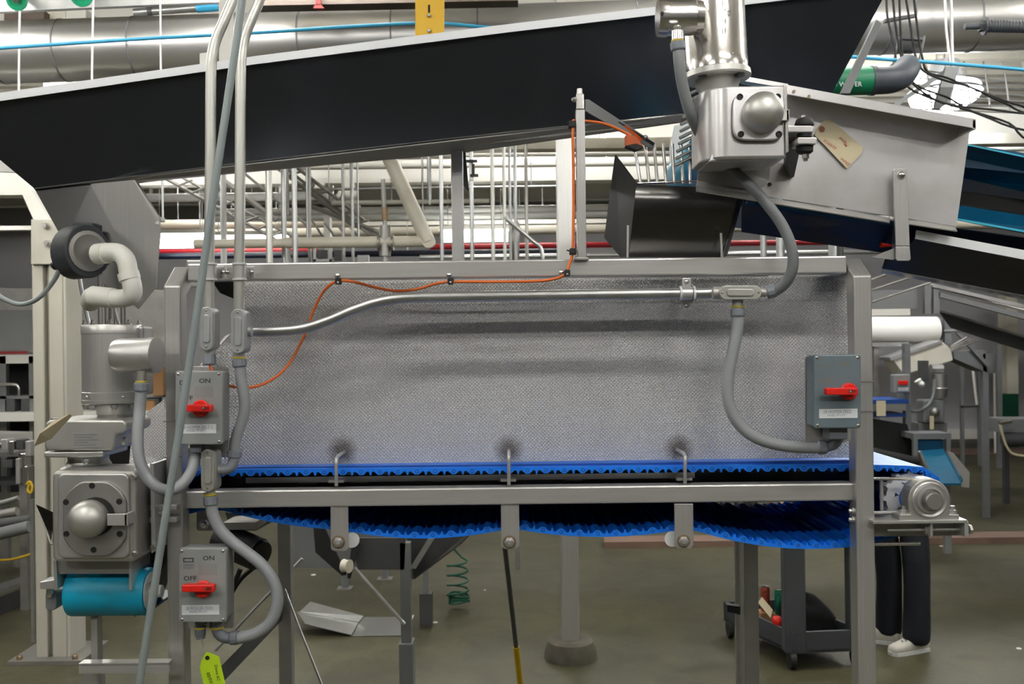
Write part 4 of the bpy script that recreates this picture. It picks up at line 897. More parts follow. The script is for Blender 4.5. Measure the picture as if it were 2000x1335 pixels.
# paper tag
t = thing('paper_tag', 'cream paper tag with red handwriting stuck on the white conveyor panel', 'tag', 'cream paper tags')
ca = math.radians(40)
tg = [(1600,245),(1612,233),(1624,234),(1686,288),(1683,300),(1654,329),(1590,262)]
add('card', sheet(PT(tg, DV-.008), .0008), 'tag', t)
add('eyelet', lathe(P(1605,252,DV-.009), (0,-1,0), [(0,px(6,DV)),(.0006,px(6,DV)),(.0006,px(2.4,DV)),(.0002,px(2.2,DV))], 12), 'tag_hole', t)
th = math.radians(180-36)
txt('Done', 1651, 316, DV-.0095, 6.5, 'ink_red', t, rot=th, shear=.2)
txt('02/09/25', 1622, 282, DV-.0095, 5.8, 'ink_red', t, rot=th, shear=.25)
txt('Miguel', 1648, 277, DV-.0095, 6, 'ink_red', t, rot=math.radians(180-48), shear=.2)
# lower pan
pn = thing('catch_pan', 'dark sloping catch pan with pale top flange beside the far hopper post', 'pan')
add('flange', pp([(1790,449),(2600,600),(2600,621),(1788,466)], 2.49, .004), 'chute_flange', pn)
add('side', sheet(PT([(1788,466,2.494),(2600,621,2.494),(2600,688,2.6),(1722,524,2.6),(1728,507,2.58),(1768,492,2.54)]), .004), 'steel_dark', pn)
add('bottom_lip', sheet(PT([(1722,524,2.6),(2600,688,2.6),(2600,694,2.7),(1722,531,2.7)]), .003), 'steel_mirror', pn)
# spout chute with bar comb
so = thing('discharge_spout', 'dark polished discharge spout with a comb of upright steel bars', 'chute')
cols = []
N1, N2 = 10, 8
V = []; Fc = []
for j in range(N2+1):
    s = j/N2; y = 360+s*142; dd = 2.47+.055*s**1.4+.5*max(0, .22-s)**2
    xl = 1243-15*s; xr = 1446-34*s
    for i in range(N1+1):
        f = i/N1; V.append(P(xl+(xr-xl)*f, y+(8 if j == 0 else 0)*f, dd))
for j in range(N2):
    for i in range(N1): a = j*(N1+1)+i; Fc.append([a, a+N1+1, a+N1+2, a+1])
nV = len(V); V += [v+Vector((0,.003,0)) for v in V]; Fc += [[a+nV for a in f[::-1]] for f in Fc]
add('front_sheet', (V, Fc), 'steel_mirror2', so, smooth=1) if 'steel_mirror2' in M else add('front_sheet', (V, Fc), mat('steel_mirror2', (92,91,90), .24, .9, .06, 4, (1,1,1), .05), so, smooth=1)
add('wing', sheet(PT([(1201,302,2.60),(1243,358,2.50),(1229,502,2.533),(1212,502,2.574),(1180,464,2.65)]), .004), 'steel_dark', so)
add('side_sheet', sheet(PT([(1446,374,2.52),(1452,386,2.56),(1420,500,2.56),(1413,502,2.505)]), .004), 'steel_dark', so)
add('top_bar', ptube([(1243,358,2.52),(1362,354,2.52)], 2.52, 3, 8), 'steel_bright', so, smooth=1)
for x, y in ((1227,440),(1408,455)): add('corner_rod', ptube([(x,y),(x-1 if x < 1300 else x+2,503)], 2.475, 2.5, 8), 'steel', so, smooth=1)
for xt, xb_ in ((1240,1251),(1260,1268),(1277,1284),(1295,1301),(1313,1317),(1330,1334),(1346,1348)):
    add('comb_bar', cyl(P(xt, 292 if xt < 1250 else (284 if xt < 1270 else 281), 2.54), P(xb_, 358, 2.52), px(3.3,2.52), 10), 'steel_bright', so, smooth=1)
# green tag
t = thing('green_tag', 'bright lime green tag with black handwriting hanging under the lowest switch', 'tag')
add('card', sheet(PT([(390,1303),(393,1290),(403,1272),(412,1275),(428,1282),(440,1335),(445,1365),(404,1375),(398,1338)], 2.30), .0008), 'tag_green', t)
add('eyelet', lathe(P(405,1284,2.299), (0,-1,0), [(0,px(4.5,2.3)),(.0006,px(4.5,2.3)),(.0006,px(2,2.3)),(.0002,px(1.9,2.3))], 8), 'ink_black', t)
txt('Done 6C', 424, 1313, 2.2985, 6, 'ink_black', t, rot=math.radians(-80), shear=.1)
txt('02/03/25', 411, 1328, 2.2985, 6.5, 'ink_black', t, rot=math.radians(-72), shear=.1)
add('wire', ptube([(393,1246),(395,1262),(404,1282)], 2.31, 1.2, 6), 'steel', t)

# black drive hose and sheet behind the lowest switch
t = thing('black_drive', 'black rubber-covered drive drum behind the lowest switch', 'drive')
add('drum', tube(PT([(430,1050,2.95),(505,1082,2.9)]), px(32,2.9), 22), 'black', t, smooth=.8)
add('end_disc', lathe(P(505,1082,2.9), (.8,-.5,-.3), [(0,px(31,2.9)),(.01,px(28,2.9)),(.012,px(10,2.9))], 22), 'rubber', t, smooth=.6)
add('mount', pb(436,1020,500,1034,2.9,.12), 'steel_dull', t)
add('hose', tube(cr(PT([(470,1110,2.95),(440,1180,2.95),(470,1130,3.0),(520,1090,3.0)]),5), px(5,2.95), 8), 'black', t, smooth=1)
add('chute_wing', sheet(PT([(440,1000,3.0),(548,1010,3.1),(500,1036,3.05),(450,1036,3.0)]), .004), 'steel_dull', t)
# ------------------------------------------------------------------ overhead services
du = thing('ventilation_duct', 'big round galvanised ventilation duct running across under the ceiling', 'duct')
def dpt(x): return P(x, 103-x*.033, 6.5)
seams = [-1400,-700,-260,5,127,270,592,770,935,1240,1480,1722,1893,2200,2700,3300]
for i in range(len(seams)-1):
    add('duct_section', tube([dpt(seams[i]), dpt(seams[i+1])], px(59,6.5), 40, False), 'duct_metal' if 'duct_metal' in M else mat('duct_metal', (196,195,194), .33, .85, .06, 2, (1,1,1), .06), du, smooth=1.2)
for s in seams:
    add('seam_ring', tube([dpt(s-1.5), dpt(s+1.5)], px(60.2,6.5), 40), 'grey_paint', du, smooth=1)
for s in (590, 760, 920, 1085, -200, 2300):
    a = dpt(s); add('hanger_strap', box3((a.x-.012, a.y-.02, a.z+px(58,6.5)), (a.x+.012, a.y+.02, RZ)), 'galv', du)
def pipe(label, l, D, rp, m, cat='pipe', name='pipe', n=10, k=0, group=None):
    return add(name, ptube(l, D, rp, n, k), m, None, label=label, cat=cat, group=group, smooth=1.2)
def bar(label, poly, D, t, m, cat='beam', name='steel_bar', group=None, bev=0):
    return add(name, pp(poly, D, t), m, None, label=label, cat=cat, group=group, bev=bev)
bar('light grey channel strut across the top corner above the duct', [(-60,2),(440,-16),(440,3),(-60,25)], 6.2, .04, 'galv', 'strut', 'channel_strut')
for (x, y, r, lab) in ((34,0,20,'green round valve handle at the picture corner'),(160,-10,22,'green round valve handle second along the strut')):
    t = thing('gate_valve', lab, 'valve', 'green valve handles')
    add('wheel', lathe(P(x,y,5.9), (0,-1,-.35), [(0,px(r,5.9)),(.01,px(r*1.04,5.9)),(.02,px(r,5.9)),(.022,px(r*.7,5.9)),(.012,px(r*.6,5.9))], 24), 'green_valve', t, smooth=.8)
    add('nut', lathe(P(x,y,5.88), (0,-1,-.35), [(0,.02),(.02,.02)], 6), 'steel_bright', t)
    add('valve_body', cyl(P(x,y,5.95), P(x,y-20,6.2), px(8,6), 10), 'galv', t, smooth=.8)
for x, yb, lab in ((38,178,'thin white hanger rod nearest the picture corner'),(181,157,'thin white hanger rod between the green valve handles and conduits')):
    a = P(x+2, -10, 6.0); b = P(x-2, yb, 6.0); pipe(lab, [(x+2,-60),(x-2,yb+40)], 6.0, 2.3, 'galv_warm', 'rod', 'hanger_rod', 8, group='ceiling hanger rods')
pipe('bright blue hose strung across in front of the duct', [(-60,98),(250,77.5),(500,64),(650,54),(800,46),(870,46.5),(935,52),(1100,66),(1400,90),(1690,113),(1850,124),(2100,146),(2600,205)], 5.2, 3.4, 'blue_hose', 'hose', 'blue_hose', 10, 4)
t = thing('yellow_plate', 'yellow slotted steel plate above the dark chute', 'plate')
add('plate', pp([(811,-60),(868,-60),(867,80),(811,80)], 4.4, .02), 'yellow', t, bev=.002)
for y in (10, -30): add('slot', pp(rrect(836,y-1,840,y+15,2), 4.399, .002), 'dark_void', t)
for y in (31, 61): add('bolt', bolt(838, y, 4.4, 4, .012), 'steel_bright', t)
pl = P(839, -60, 4.42); add('stem', box3((pl.x-.03, 4.42, pl.z), (pl.x+.03, 4.44, RZ)), 'yellow', t)
bar('dark brown beam along the top edge of the picture', [(498,-60),(1012,-70),(1012,1),(498,11)], 5.9, .12, 'beam_dark', 'beam', 'roof_beam')
t = thing('pipe_hanger', 'small dark red pipe hanger under the brown beam', 'hanger')
add('stem', pb(616,-12,626,10,5.85,.03), 'dark_red', t); add('foot', pp([(616,8),(626,8),(634,16),(611,16)], 5.85, .04), 'dark_red', t)
t = thing('fluid_line', 'short silver pipe with blue collar above the duct', 'pipe')
add('pipe', ptube([(262,25),(432,12)], 6.9, 8, 12), 'galv', t, smooth=1); add('collar', ptube([(385,15.5),(428,12)], 6.9, 9.5, 12), 'blue_hose', t, smooth=1)
add('clamp', ptube([(290,23),(298,22.5)], 6.9, 11, 12), 'grey_dark', t, smooth=1)
t = thing('ceiling_box', 'white junction box behind the first hanger rods', 'box'); add('box', pb(86,16,168,48,7.4,.3), 'white_paint', t, bev=.01); add('cover', pb(92,20,128,44,7.39,.01), 'cream', t); add('stem', box3(P(120,16,7.5)-Vector((.03,0,0)), (P(120,16,7.5).x+.03, 7.56, RZ)), 'white_paint', t)
bar('dark duct box in the corner behind the hanger rod', [(8,24),(86,20),(86,46),(8,48)], 7.3, .3, 'beam_dark', 'duct', 'duct_box')
add('white_bar', pp([(421,-900),(445,-900),(449,125),(428,125)], 3.6, .05), 'white_paint', None, label='white upright bar behind the diagonal pipe', cat='bar')
add('rim_bracket', pp([(390,104),(406,102),(406,124),(390,126)], DC+.0, .03), 'white_paint', ch)
# upper right: cables, tray, banded pipe
for i, (l, lab) in enumerate([
    ([(1731,-30),(1733,30),(1748,100),(1752,140),(1768,165),(1800,185),(1860,205),(1940,214),(2060,225),(2500,240)],'first'),
    ([(1742,-30),(1748,40),(1760,110),(1775,150),(1800,172),(1850,190),(1920,226),(2060,262),(2500,277)],'second'),
    ([(1756,-30),(1758,40),(1764,118),(1780,160),(1830,196),(1900,218),(1970,240),(2060,285),(2500,300)],'third'),
    ([(1765,-30),(1778,50),(1786,100),(1800,135),(1840,155),(1900,172),(1960,200),(2060,228),(2500,243)],'fourth'),
    ([(1782,-30),(1790,40),(1800,105),(1812,140),(1850,152),(1930,184),(1990,205),(2060,215),(2500,230)],'fifth')]):
    pipe('black power cable drooping to the wire tray, %s of five' % lab, l, 5.4, 2.3, 'black', 'cable', 'power_cable', 8, 5, 'black power cables')
t = thing('cable_ladder', 'dark steel cable ladder carrying the black power cables', 'cable ladder')
for (a, b) in (((1729,36),(1790,26)),((1754,68),(1806,72)),((1742,124),(1800,126))): add('rung', pp([a, b, (b[0], b[1]+6), (a[0], a[1]+7)], 5.45, .03), 'grey_dark', t)
for (a, b) in (((1788,-40),(1790,30)),((1806,70),(1794,125)),((1756,72),(1744,126))): add('side_bar', ptube([a, b], 5.45, 2.2, 6), 'grey_paint', t)
t = thing('wire_tray', 'wire mesh cable tray sloping off the upper edge beside the lamp', 'cable tray')
for i in range(6): add('long_wire', ptube([(1770+i*6,212-i*15),(2500,240-i*2)], 6.6+i*.08, 1.6, 6), 'galv', t)
for i in range(17): x = 1815+i*38; add('cross_wire', ptube([(x-8,120),(x+6,216)], 6.7, 1.6, 6), 'galv', t)
t = thing('lamp_bracket', 'grey flat braces and dark clamp hanging in front of the glaring lamp', 'bracket')
add('brace', pp([(1742,205),(1850,132),(1858,138),(1752,208)], 6.16, .03), 'grey_paint', t)
add('hanger', pp([(1826,205),(1848,130),(1874,130),(1856,200),(1832,214)], 6.1, .03), 'grey_paint', t)
add('clamp', pp([(1838,170),(1862,170),(1850,200),(1838,212),(1825,212)], 6.07, .03), 'grey_dark', t)
add('stem', ptube([(1860,132),(1852,-228)], 6.13, 3, 8), 'galv', t)
pipe('thin white hanger rod beside the black cables', [(1844,-40),(1848,60),(1856,125)], 5.9, 2.6, 'galv_warm', 'rod', 'hanger_rod', 8, group='ceiling hanger rods')
t = thing('threaded_rod', 'grey threaded rod with washer and nut poking in from the picture edge', 'rod')
prof = []; xx = 0.0; s = px(1, 3.0)
add('tip', ptube([(1884,52),(1916,51)], 3.0, 6, 16), 'rod_grey', t, smooth=.7)
add('nut', lathe(P(1912,51,3.0), (1,0,0), [(0,.018),(.016,.018)], 6), 'rod_grey', t)
add('washer', lathe(P(1921,51,3.0), (1,-.08,0), [(0,.028),(.006,.028)], 24), 'rod_grey', t, smooth=.6)
for i in range(90): prof += [(i*6*s, 10*s), (i*6*s+2*s, 12*s), (i*6*s+4*s, 12*s), (i*6*s+6*s, 10*s)]
add('thread', lathe(P(1926,51,3.0), (1,0,-.03), prof, 16), 'rod_grey', t, smooth=.4)
t = thing('water_pipe', 'dark pipe with green CHILLED WATER band and elbow behind the chute end', 'pipe')
add('pipe', ptube([(1500,160),(1620,159)], 5.0, 25, 24), 'dark_pipe', t, smooth=1)
bd = add('band', ptube([(1610,159),(1699,158)], 5.0, 27, 28), 'green_band', t, smooth=1)
txt('CHILLED WATER', 1634, 165, 5.0-px(27,5)-.0, 9, 'label_white', bd)
add('sleeve', ptube([(1699,158),(1708,158)], 5.0, 28.5, 24), 'dark_pipe', t, smooth=1)
a = P(1560,140,5.0); add('hanger', cyl(a, (a.x, a.y, RZ), .008, 6), 'galv', t)
add('elbow', tube(cr(PT([(1706,158,5),(1740,156,5),(1762,146,5.05),(1772,132,5.3),(1772,136,6.2),(1768,150,7.6)]),6), px(26,5), 22), 'dark_pipe', t, smooth=1)
# ------------------------------------------------------------------ pipes and beams seen under the chute
G = 'overhead pipes beyond the hopper'
rows = [  # label, y at x=1000, x0, x1, D, r, mat
 ('broad white insulated pipe just below the chute edge',300,480,2300,9.6,7,'white_paint'),
 ('white insulated pipe under the first one, slightly thicker',318,500,2300,10.2,9,'white_paint'),
 ('thin silver pipe crossing behind the leaning white pipe',365,580,1100,9.4,2.8,'galv'),
 ('pale thin pipe ending at the upright pipe cluster',392,648,955,9.0,4.5,'white_paint'),
 ('bluish white pipe, upper of two running together',408,420,2300,12.0,7,'white_plastic'),
 ('bluish white pipe, lower of two running together',421,420,2300,12.0,6.5,'white_plastic'),
 ('wide off-white duct behind the fluorescent lights',445,300,2300,14.5,13,'cream'),
 ('red sprinkler pipe behind the sensor post',480,840,2300,13.0,5.5,'red_pipe'),
 ('red sprinkler pipe below the lit lights',484,250,620,13.4,5.5,'red_pipe'),
 ('silver pipe low behind the top rail',500,820,2300,12.5,4.5,'galv'),
 ('dark blue pipe just above the top rail',492,300,1100,12.8,6,'navy'),
 ('white pipe high behind the upright conduits',378,250,640,12.6,8,'white_plastic'),
 ('tan pipe behind the twin conduits',430,300,700,13.6,9,'cream')]
for lab, y, x0, x1, D, r, m in rows:
    t = thing('overhead_pipe', lab, 'pipe', G)
    add('pipe', ptube([(x0, y-(x0-1000)*.012), (x1, y-(x1-1000)*.012)], D, r, 12), m, t, smooth=1.2)
    for f in (.12, .38, .62, .88):
        xh = x0+(x1-x0)*f; q = P(xh, y-(xh-1000)*.012, D); add('hanger', cyl(q, (q.x, q.y, RZ), .006, 6), 'galv', t)
for (y0, y1, D, lab) in ((326,352,10.9,'white roof girder below the chute, nearer one'),(428,436,13.9,'white roof girder far behind the lit lights'),(340,356,15.5,'white far girder near the back wall'),(270,290,9.0,'cream girder hugging the underside of the chute')):
    add('girder', pb(-400, y0, 2600, y1, D, .18), 'white_paint' if D > 10 else 'cream', None, label=lab, cat='girder', group='roof girders')
# main cream pipe with valve and leaning riser
t = thing('steam_pipe', 'cream level pipe with flanged valve joining a leaning cream pipe', 'pipe')
add('level_pipe', ptube([(560,474),(840,471)], 8.0, 11, 16), 'cream', t, smooth=1)
add('level_pipe', ptube([(380,476),(562,474)], 8.0, 9, 16), 'cream', t, smooth=1)
add('riser', ptube([(836,472),(752,290)], 8.0, 14.5, 18), 'cream', t, smooth=1)
for x in (600, 700): a = P(x,474,8); add('hanger', cyl(a, (a.x, a.y, RZ), .008, 6), 'galv', t)
add('joint', lathe(P(838,472,8), (0,-1,0), [(-.05,px(12,8)),(.05,px(13,8))], 16), 'cream', t, smooth=1)
for x in (576, 738, 764): add('flange', ptube([(x,474),(x+5,474)], 8.0, 15.5, 14), 'steel_dull', t, smooth=.6)
add('valve_body', ptube([(752,440),(752,500)], 8.0, 11, 14), 'steel_dull', t, smooth=1)
add('valve_stem', ptube([(748,350),(752,440)], 8.0, 4.5, 10), 'steel_dull', t, smooth=1)
add('bonnet', ptube([(752,405),(752,430)], 8.0, 7, 10), 'weld', t, smooth=1)
add('drop', ptube([(752,500),(754,640)], 8.0, 6, 10), 'steel_dull', t, smooth=1)
# diagonal conveyor truss
t = thing('lattice_conveyor', 'rusty grey lattice conveyor sloping down behind the top rail', 'conveyor')
for (a, b, r) in (((522,312),(690,440),5),((545,300),(715,432),4),((600,400),(745,455),5),((690,440),(760,460),4),((560,330),(740,470),3.5)): add('chord', ptube([a, b], 9.2, r, 6), 'steel_dull', t)
for i in range(7): x = 540+i*26; add('lattice', ptube([(x,322+i*19),(x+24,316+i*19)], 9.15, 2.5, 5), 'steel_dull', t)
for i in range(6): x = 610+i*24; add('lattice', ptube([(x,430+i*4),(x+20,462)], 9.1, 2.2, 5), 'galv', t)
a = P(640,425,9.2); add('leg', box3((a.x-.03,9.15,0),(a.x+.03,9.25,a.z)), 'steel_dull', t)
t = thing('lattice_conveyor', 'grey lattice conveyor behind the upright conduits', 'conveyor')
for (a, b, r) in (((318,345),(560,480),4),((340,338),(590,472),3),((420,340),(540,430),6),((470,332),(600,440),3)): add('chord', ptube([a, b], 10.5, r, 6), 'steel_dull', t)
for i in range(8): x = 350+i*26; add('lattice', ptube([(x,362+i*14),(x+26,352+i*14)], 10.4, 2.3, 5), 'galv', t)
a = P(560,476,10.5); add('leg', box3((a.x-.03,10.45,0),(a.x+.03,10.55,a.z)), 'steel_dull', t)
# upright pipes
UPB = 880
ups = [(525,318,560,7.5,6.5,'galv_warm'),(554,330,560,8.2,5,'galv'),(575,318,560,7.6,5,'galv'),(604,392,560,8.4,3.5,'steel_dull'),(862,280,560,7.0,4,'galv'),(921,300,560,7.2,4.2,'galv'),(837,300,400,9,4.5,'galv'),(962,296,560,7.8,4,'galv_warm'),(985,296,560,7.8,3.4,'galv_warm'),(996,300,560,8,3,'galv'),(1006,300,520,8.2,3.4,'galv'),(1028,300,560,9,3.5,'galv_warm'),(316,346,430,6.0,2.2,'galv'),(436,418,560,9.4,6,'white_plastic'),(560,300,420,9,3,'steel_dull'),(824,300,440,9,2,'galv'),(670,470,560,8.5,3,'galv'),(688,470,560,8.5,3,'galv'),(1490,450,560,7.5,6,'galv'),(1523,455,560,7.2,8,'galv'),(1625,460,560,9,8,'white_plastic'),(1640,470,560,8.4,7,'grey_dark')]
wds = ['first','second','third','fourth','fifth','sixth','seventh','eighth','ninth','tenth','eleventh','twelfth','thirteenth','fourteenth','fifteenth','sixteenth','seventeenth','eighteenth','nineteenth','twentieth','twenty-first','twenty-second']
order = sorted(range(len(ups)), key=lambda i: ups[i][0])
for n_, i in enumerate(order):
    x, y0, y1, D, r, m = ups[i]
    yc = 667.5-(RZ-H)*F/D
    pipe('thin upright pipe behind the hopper top rail, %s from the picture start' % wds[n_], [(x-(y1-yc)*.012+2, yc), (x+2+(4 if y1 == 560 and 460 < x < 1640 else 0), UPB if y1 == 560 and 460 < x < 1640 else y1)], D, r, m, 'pipe', 'upright_pipe', 10, 0, 'upright pipes beyond the hopper')
t = thing('valve_manifold', 'black-handled valve manifold on upright pipes beyond the chute leg', 'valve')
for (x, y, w_, h_) in ((921,314,22,5),(926,342,16,5),(924,330,6,20)): add('handle' if h_ < 10 else 'stem', pb(x-w_/2, y-h_/2, x+w_/2, y+h_/2, 7.1, .02), 'black', t)
add('valve', ptube([(921,310),(921,352)], 7.15, 5, 10), 'steel', t, smooth=1)
add('pipe', ptube([(921,352),(923,560)], 7.2, 3.6, 10), 'galv', t, smooth=1)
pipe('bent silver pipe leaning down beside the round tank end', [(985,424),(1040,470),(1058,490),(1062,560)], 7.8, 4, 'galv', 'pipe', 'bent_pipe', 10, 4)
t = thing('tank_end', 'dull round tank end behind the upright pipes', 'tank'); add('shell', lathe(P(1000,470,8.6), (1,0,0), [(-.02,px(40,8.6)),(0,px(44,8.6)),(px(10,8.6),px(44,8.6)),(px(14,8.6),px(34,8.6))], 28), 'steel_dull', t, smooth=.8); a = P(1004,505,8.6); add('leg', box3((a.x-.02,8.58,0),(a.x+.02,8.62,a.z)), 'steel_dull', t)
t = thing('bracket_frame', 'white triangular girder brackets below the roof girder', 'bracket')
a = P(676,346,10.75); add('hanger', cyl(a, (a.x, a.y, RZ), .02, 6), 'white_paint', t)
for pl in ([(662,346),(688,346),(704,406),(684,406)],[(620,346),(637,346),(628,372),(612,372)],[(648,395),(664,368),(668,370),(656,398)]): add('leg', pp(pl, 10.7, .05), 'white_paint', t)
t = thing('control_gear', 'white framed control gear on the pipes above the top rail', 'equipment')
add('frame', join(pb(612,484,617,512,8.8,.03), pb(643,484,648,512,8.8,.03), pb(612,506,648,511,8.8,.03)), 'white_plastic', t); add('unit', pb(620,488,640,504,8.82,.05), 'grey_dark', t); add('unit', pb(652,488,668,508,8.8,.05), 'grey_dark', t)
a = P(614,484,8.82); add('post', cyl((a.x,a.y,0),a,.02,6), 'galv', t)
add('box', pb(698,498,720,512,9,.05), 'white_plastic', t)
# far support column on concrete pier
t = thing('support_column', 'square steel support column on a round concrete pier', 'column')
c = P(1114, 1240, 6.15); a = px(17, 6.15); zt = P(1107, 252, 6.15).z
add('shaft', box3((c.x-a, 6.15-a, .1), (c.x+a, 6.15+a, zt)), 'steel_v', t, bev=.012)
add('pier', lathe((c.x, 6.15, 0), (0,0,1), [(0,px(52,6.15)),(.04,px(51,6.15)),(.11,px(44,6.15)),(.125,px(38,6.15))], 30), 'concrete_block', t, smooth=.6)
# ------------------------------------------------------------------ pale column at the near end
t = thing('machine_column', 'pale painted steel column with bolted head plate behind the lower motor', 'column')
D = 6.2; pf = [(66,515),(88,515),(88,1278),(66,1278)]
def colpart(x0, x1, d0, d1, nm, m='column_paint', y0=515):
    a, b = P(x0+4, 900, D).x, P(x1+4, 900, D).x; return add(nm, box3((a, d0, .02), (b, d1, P(95,y0,D).z)), m, t, bev=.008)
colpart(62, 84, D, D+.22, 'flange_tube'); colpart(94, 122, D, D+.22, 'flange_tube'); colpart(84, 94, D+.05, D+.2, 'web')
colpart(122, 128, D, D+.24, 'web')
hp = add('head_plate', pp([(60,428),(112,428),(127,470),(127,516),(60,516)], D-.03, .03), 'column_paint', t, bev=.005)
add('head_block', pb(62,430,126,514,D,.22), 'column_paint', t)
for (x, y) in ((92,441),(95,475)): add('bolt', bolt(x, y, D-.03, 6, .04), 'steel_bright', hp)
add('brace', pp([(40,372),(62,372),(96,430),(66,430)], D+.05, .08), 'white_paint', t)
add('cross_beam', pp([(-400,326),(70,322),(70,380),(-400,384)], D+.15, .15), 'white_paint', t)
c = P(98, 1275, D); add('base_plate', box3((c.x-.24, D-.08, 0), (c.x+.24, D+.34, .025)), 'steel_dull', t)
for dx in (-.18, .18): add('anchor_bolt', lathe((c.x+dx, D-.04, .025), (0,0,1), [(0,.018),(.02,.018),(.03,.01)], 6), 'weld', t)
# second motor shafts / silver pipes behind the motor
for x, lab in ((196,'first'),(209,'second'),(219,'third'),(240,'fourth')):
    pipe('bright silver upright tube behind the lower motor, %s of four' % lab, [(x-2,340),(x+1,690)], 3.3, 5, 'steel_bright', 'pipe', 'silver_tube', 10, 0, 'silver tubes behind the lower motor')
pipe('grey rod leaning behind the white plastic pipe', [(130,350),(158,560),(166,600),(176,640)], 3.3, 4, 'galv', 'rod', 'leaning_rod', 8)
pipe('dark rod leaning between silver tubes', [(185,350),(222,600),(236,645)], 3.31, 3, 'steel_dull', 'rod', 'leaning_rod', 8)
# ------------------------------------------------------------------ near-left background
t = thing('process_line', 'grey hooded process line with shelves beyond the pale column', 'machine')
D = 9.0
add('hood', pp([(-200,560),(330,566),(330,690),(-200,690)], D+.9, .4), 'steel_dull', t)
add('hood_panel', pp([(-200,605),(62,605),(62,688),(-200,688)], D+.3, .1), 'grey_paint', t)
add('warning_strip', pb(-200,687,52,692,D+.28,.02), 'dark_red', t)
add('shelf', pb(-200,693,330,709,D,.4), 'white_paint', t)
add('opening', pb(-200,709,330,772,D+.3,.05), 'dark_void', t)
add('shelf', pb(-200,772,330,778,D,.3), 'galv', t)
add('shelf', pb(-200,806,330,822,D-.2,.5), 'white_paint', t)
for x in (18, 50, 285, 300): add('drive', pb(x-10,778,x+10,806,D,.2), 'grey_dark', t, bev=.01)
add('chrome_pipe', ptube([(0,750),(28,750),(36,756),(37,772)], D-.02, 3, 8, 3), 'steel_bright', t, smooth=1)
add('table', sheet(PT([(-200,838,D-.6),(64,842,D-.4),(64,858,D-1.2),(-200,880,D-1.4)]), .02), 'steel', t)
add('back', pb(-200,822,330,960,D+.35,.1), 'dark_void', t)
for x in (-60,5,62,270,322): a = P(x,700,D); add('leg', box3((a.x-.03,D,0),(a.x+.03,D+.06,P(x,695,D).z)), 'galv', t)
add('carton', pb(298,716,318,772,D-.05,.2), 'cardboard' if 'cardboard' in M else mat('cardboard', (150,112,74), .8), t)
add('carton', pb(262,782,300,806,D-.05,.2), 'cardboard', t)
t = thing('conveyor_drive', 'cluttered silver conveyor drive standing at the picture edge', 'machine')
D = 7.4
add('bed', pb(-160,884,62,892,D,.5), 'galv', t)
for i, (x, y, w_, h_) in enumerate([(8,868,12,22),(22,874,10,26),(38,868,14,20),(54,876,10,30),(44,900,10,30),(14,905,20,16),(34,920,8,50),(50,930,10,40)]): add('fitting', pb(x-w_/2,y-h_/2,x+w_/2,y+h_/2,D-.05+.02*(i % 3),.1), ('steel','steel_bright','grey_dark')[i % 3], t, bev=.005)
add('cross_bar', ptube([(-60,1000),(36,972)], D-.2, 5, 10), 'galv', t, smooth=1)
add('roller', ptube([(-60,1016),(34,998)], D-.3, 9, 12), 'steel_dull', t, smooth=1)
add('roller', ptube([(-60,1030),(62,1014)], D-.5, 10, 12), 'grey_dark', t, smooth=1)
add('roller', ptube([(-60,1056),(58,1028)], D-.7, 12, 12), 'grey_paint', t, smooth=1)
for x in (-60, 44): a = P(x, 900, D); add('leg', box3((a.x-.03,D,0),(a.x+.03,D+.06,P(x,886,D).z)), 'steel_dull', t)
add('shelf', pb(-160,940,40,948,D+.2,.3), 'grey_dark', t)
pipe('yellow cable coil hanging from the cluttered drive', [(52,945),(58,940),(63,950),(60,962),(54,956),(58,944)], 7.2, 2.5, 'yellow_cable', 'cable', 'yellow_coil', 8, 4)
pipe('yellow cable lying slack near the floor at the picture edge', [(-40,1092),(10,1093),(40,1088),(64,1080)], 7.0, 2.5, 'yellow_cable', 'cable', 'yellow_cable', 8, 4)
a = P(62, 1060, 6.6); add('upright_strip', box3((a.x-.012,6.6,0),(a.x+.012,6.62,P(62,975,6.6).z)), 'galv', None, label='thin pale upright strip beside the column', cat='strip')
# floor channel with pale edge
def floor_pt(x, y):
    u, v = x-1000, 667.5-y; c, s = math.cos(ROLL), math.sin(ROLL); X, Z = u*c+v*s, -u*s+v*c; d = -H*F/Z; return Vector((X*d/F, d, 0))
def floor_slab(name, poly, h, m, label, cat): return add(name, prism3([floor_pt(*q) for q in poly], (0,0,h)), m, None, label=label, cat=cat)
floor_slab('floor_channel', [(-80,1172),(66,1124),(66,1134),(-80,1190)], .03, 'galv', 'pale metal edge of the floor channel at the picture side', 'drain')
floor_slab('floor_plate', [(-80,1195),(64,1142),(64,1172),(-80,1240)], .004, 'dark_void', 'dark floor drain plate beside the pale column', 'drain')
floor_slab('floor_curb', [(1180,1058),(2200,1046),(2200,1058),(1180,1070)], .06, 'curb', 'reddish brown low curb crossing the floor behind the hopper', 'curb')
floor_slab('floor_curb', [(565,1068),(760,1062),(760,1070),(565,1076)], .05, 'curb', 'reddish brown curb piece behind the bent sheet metal', 'curb')
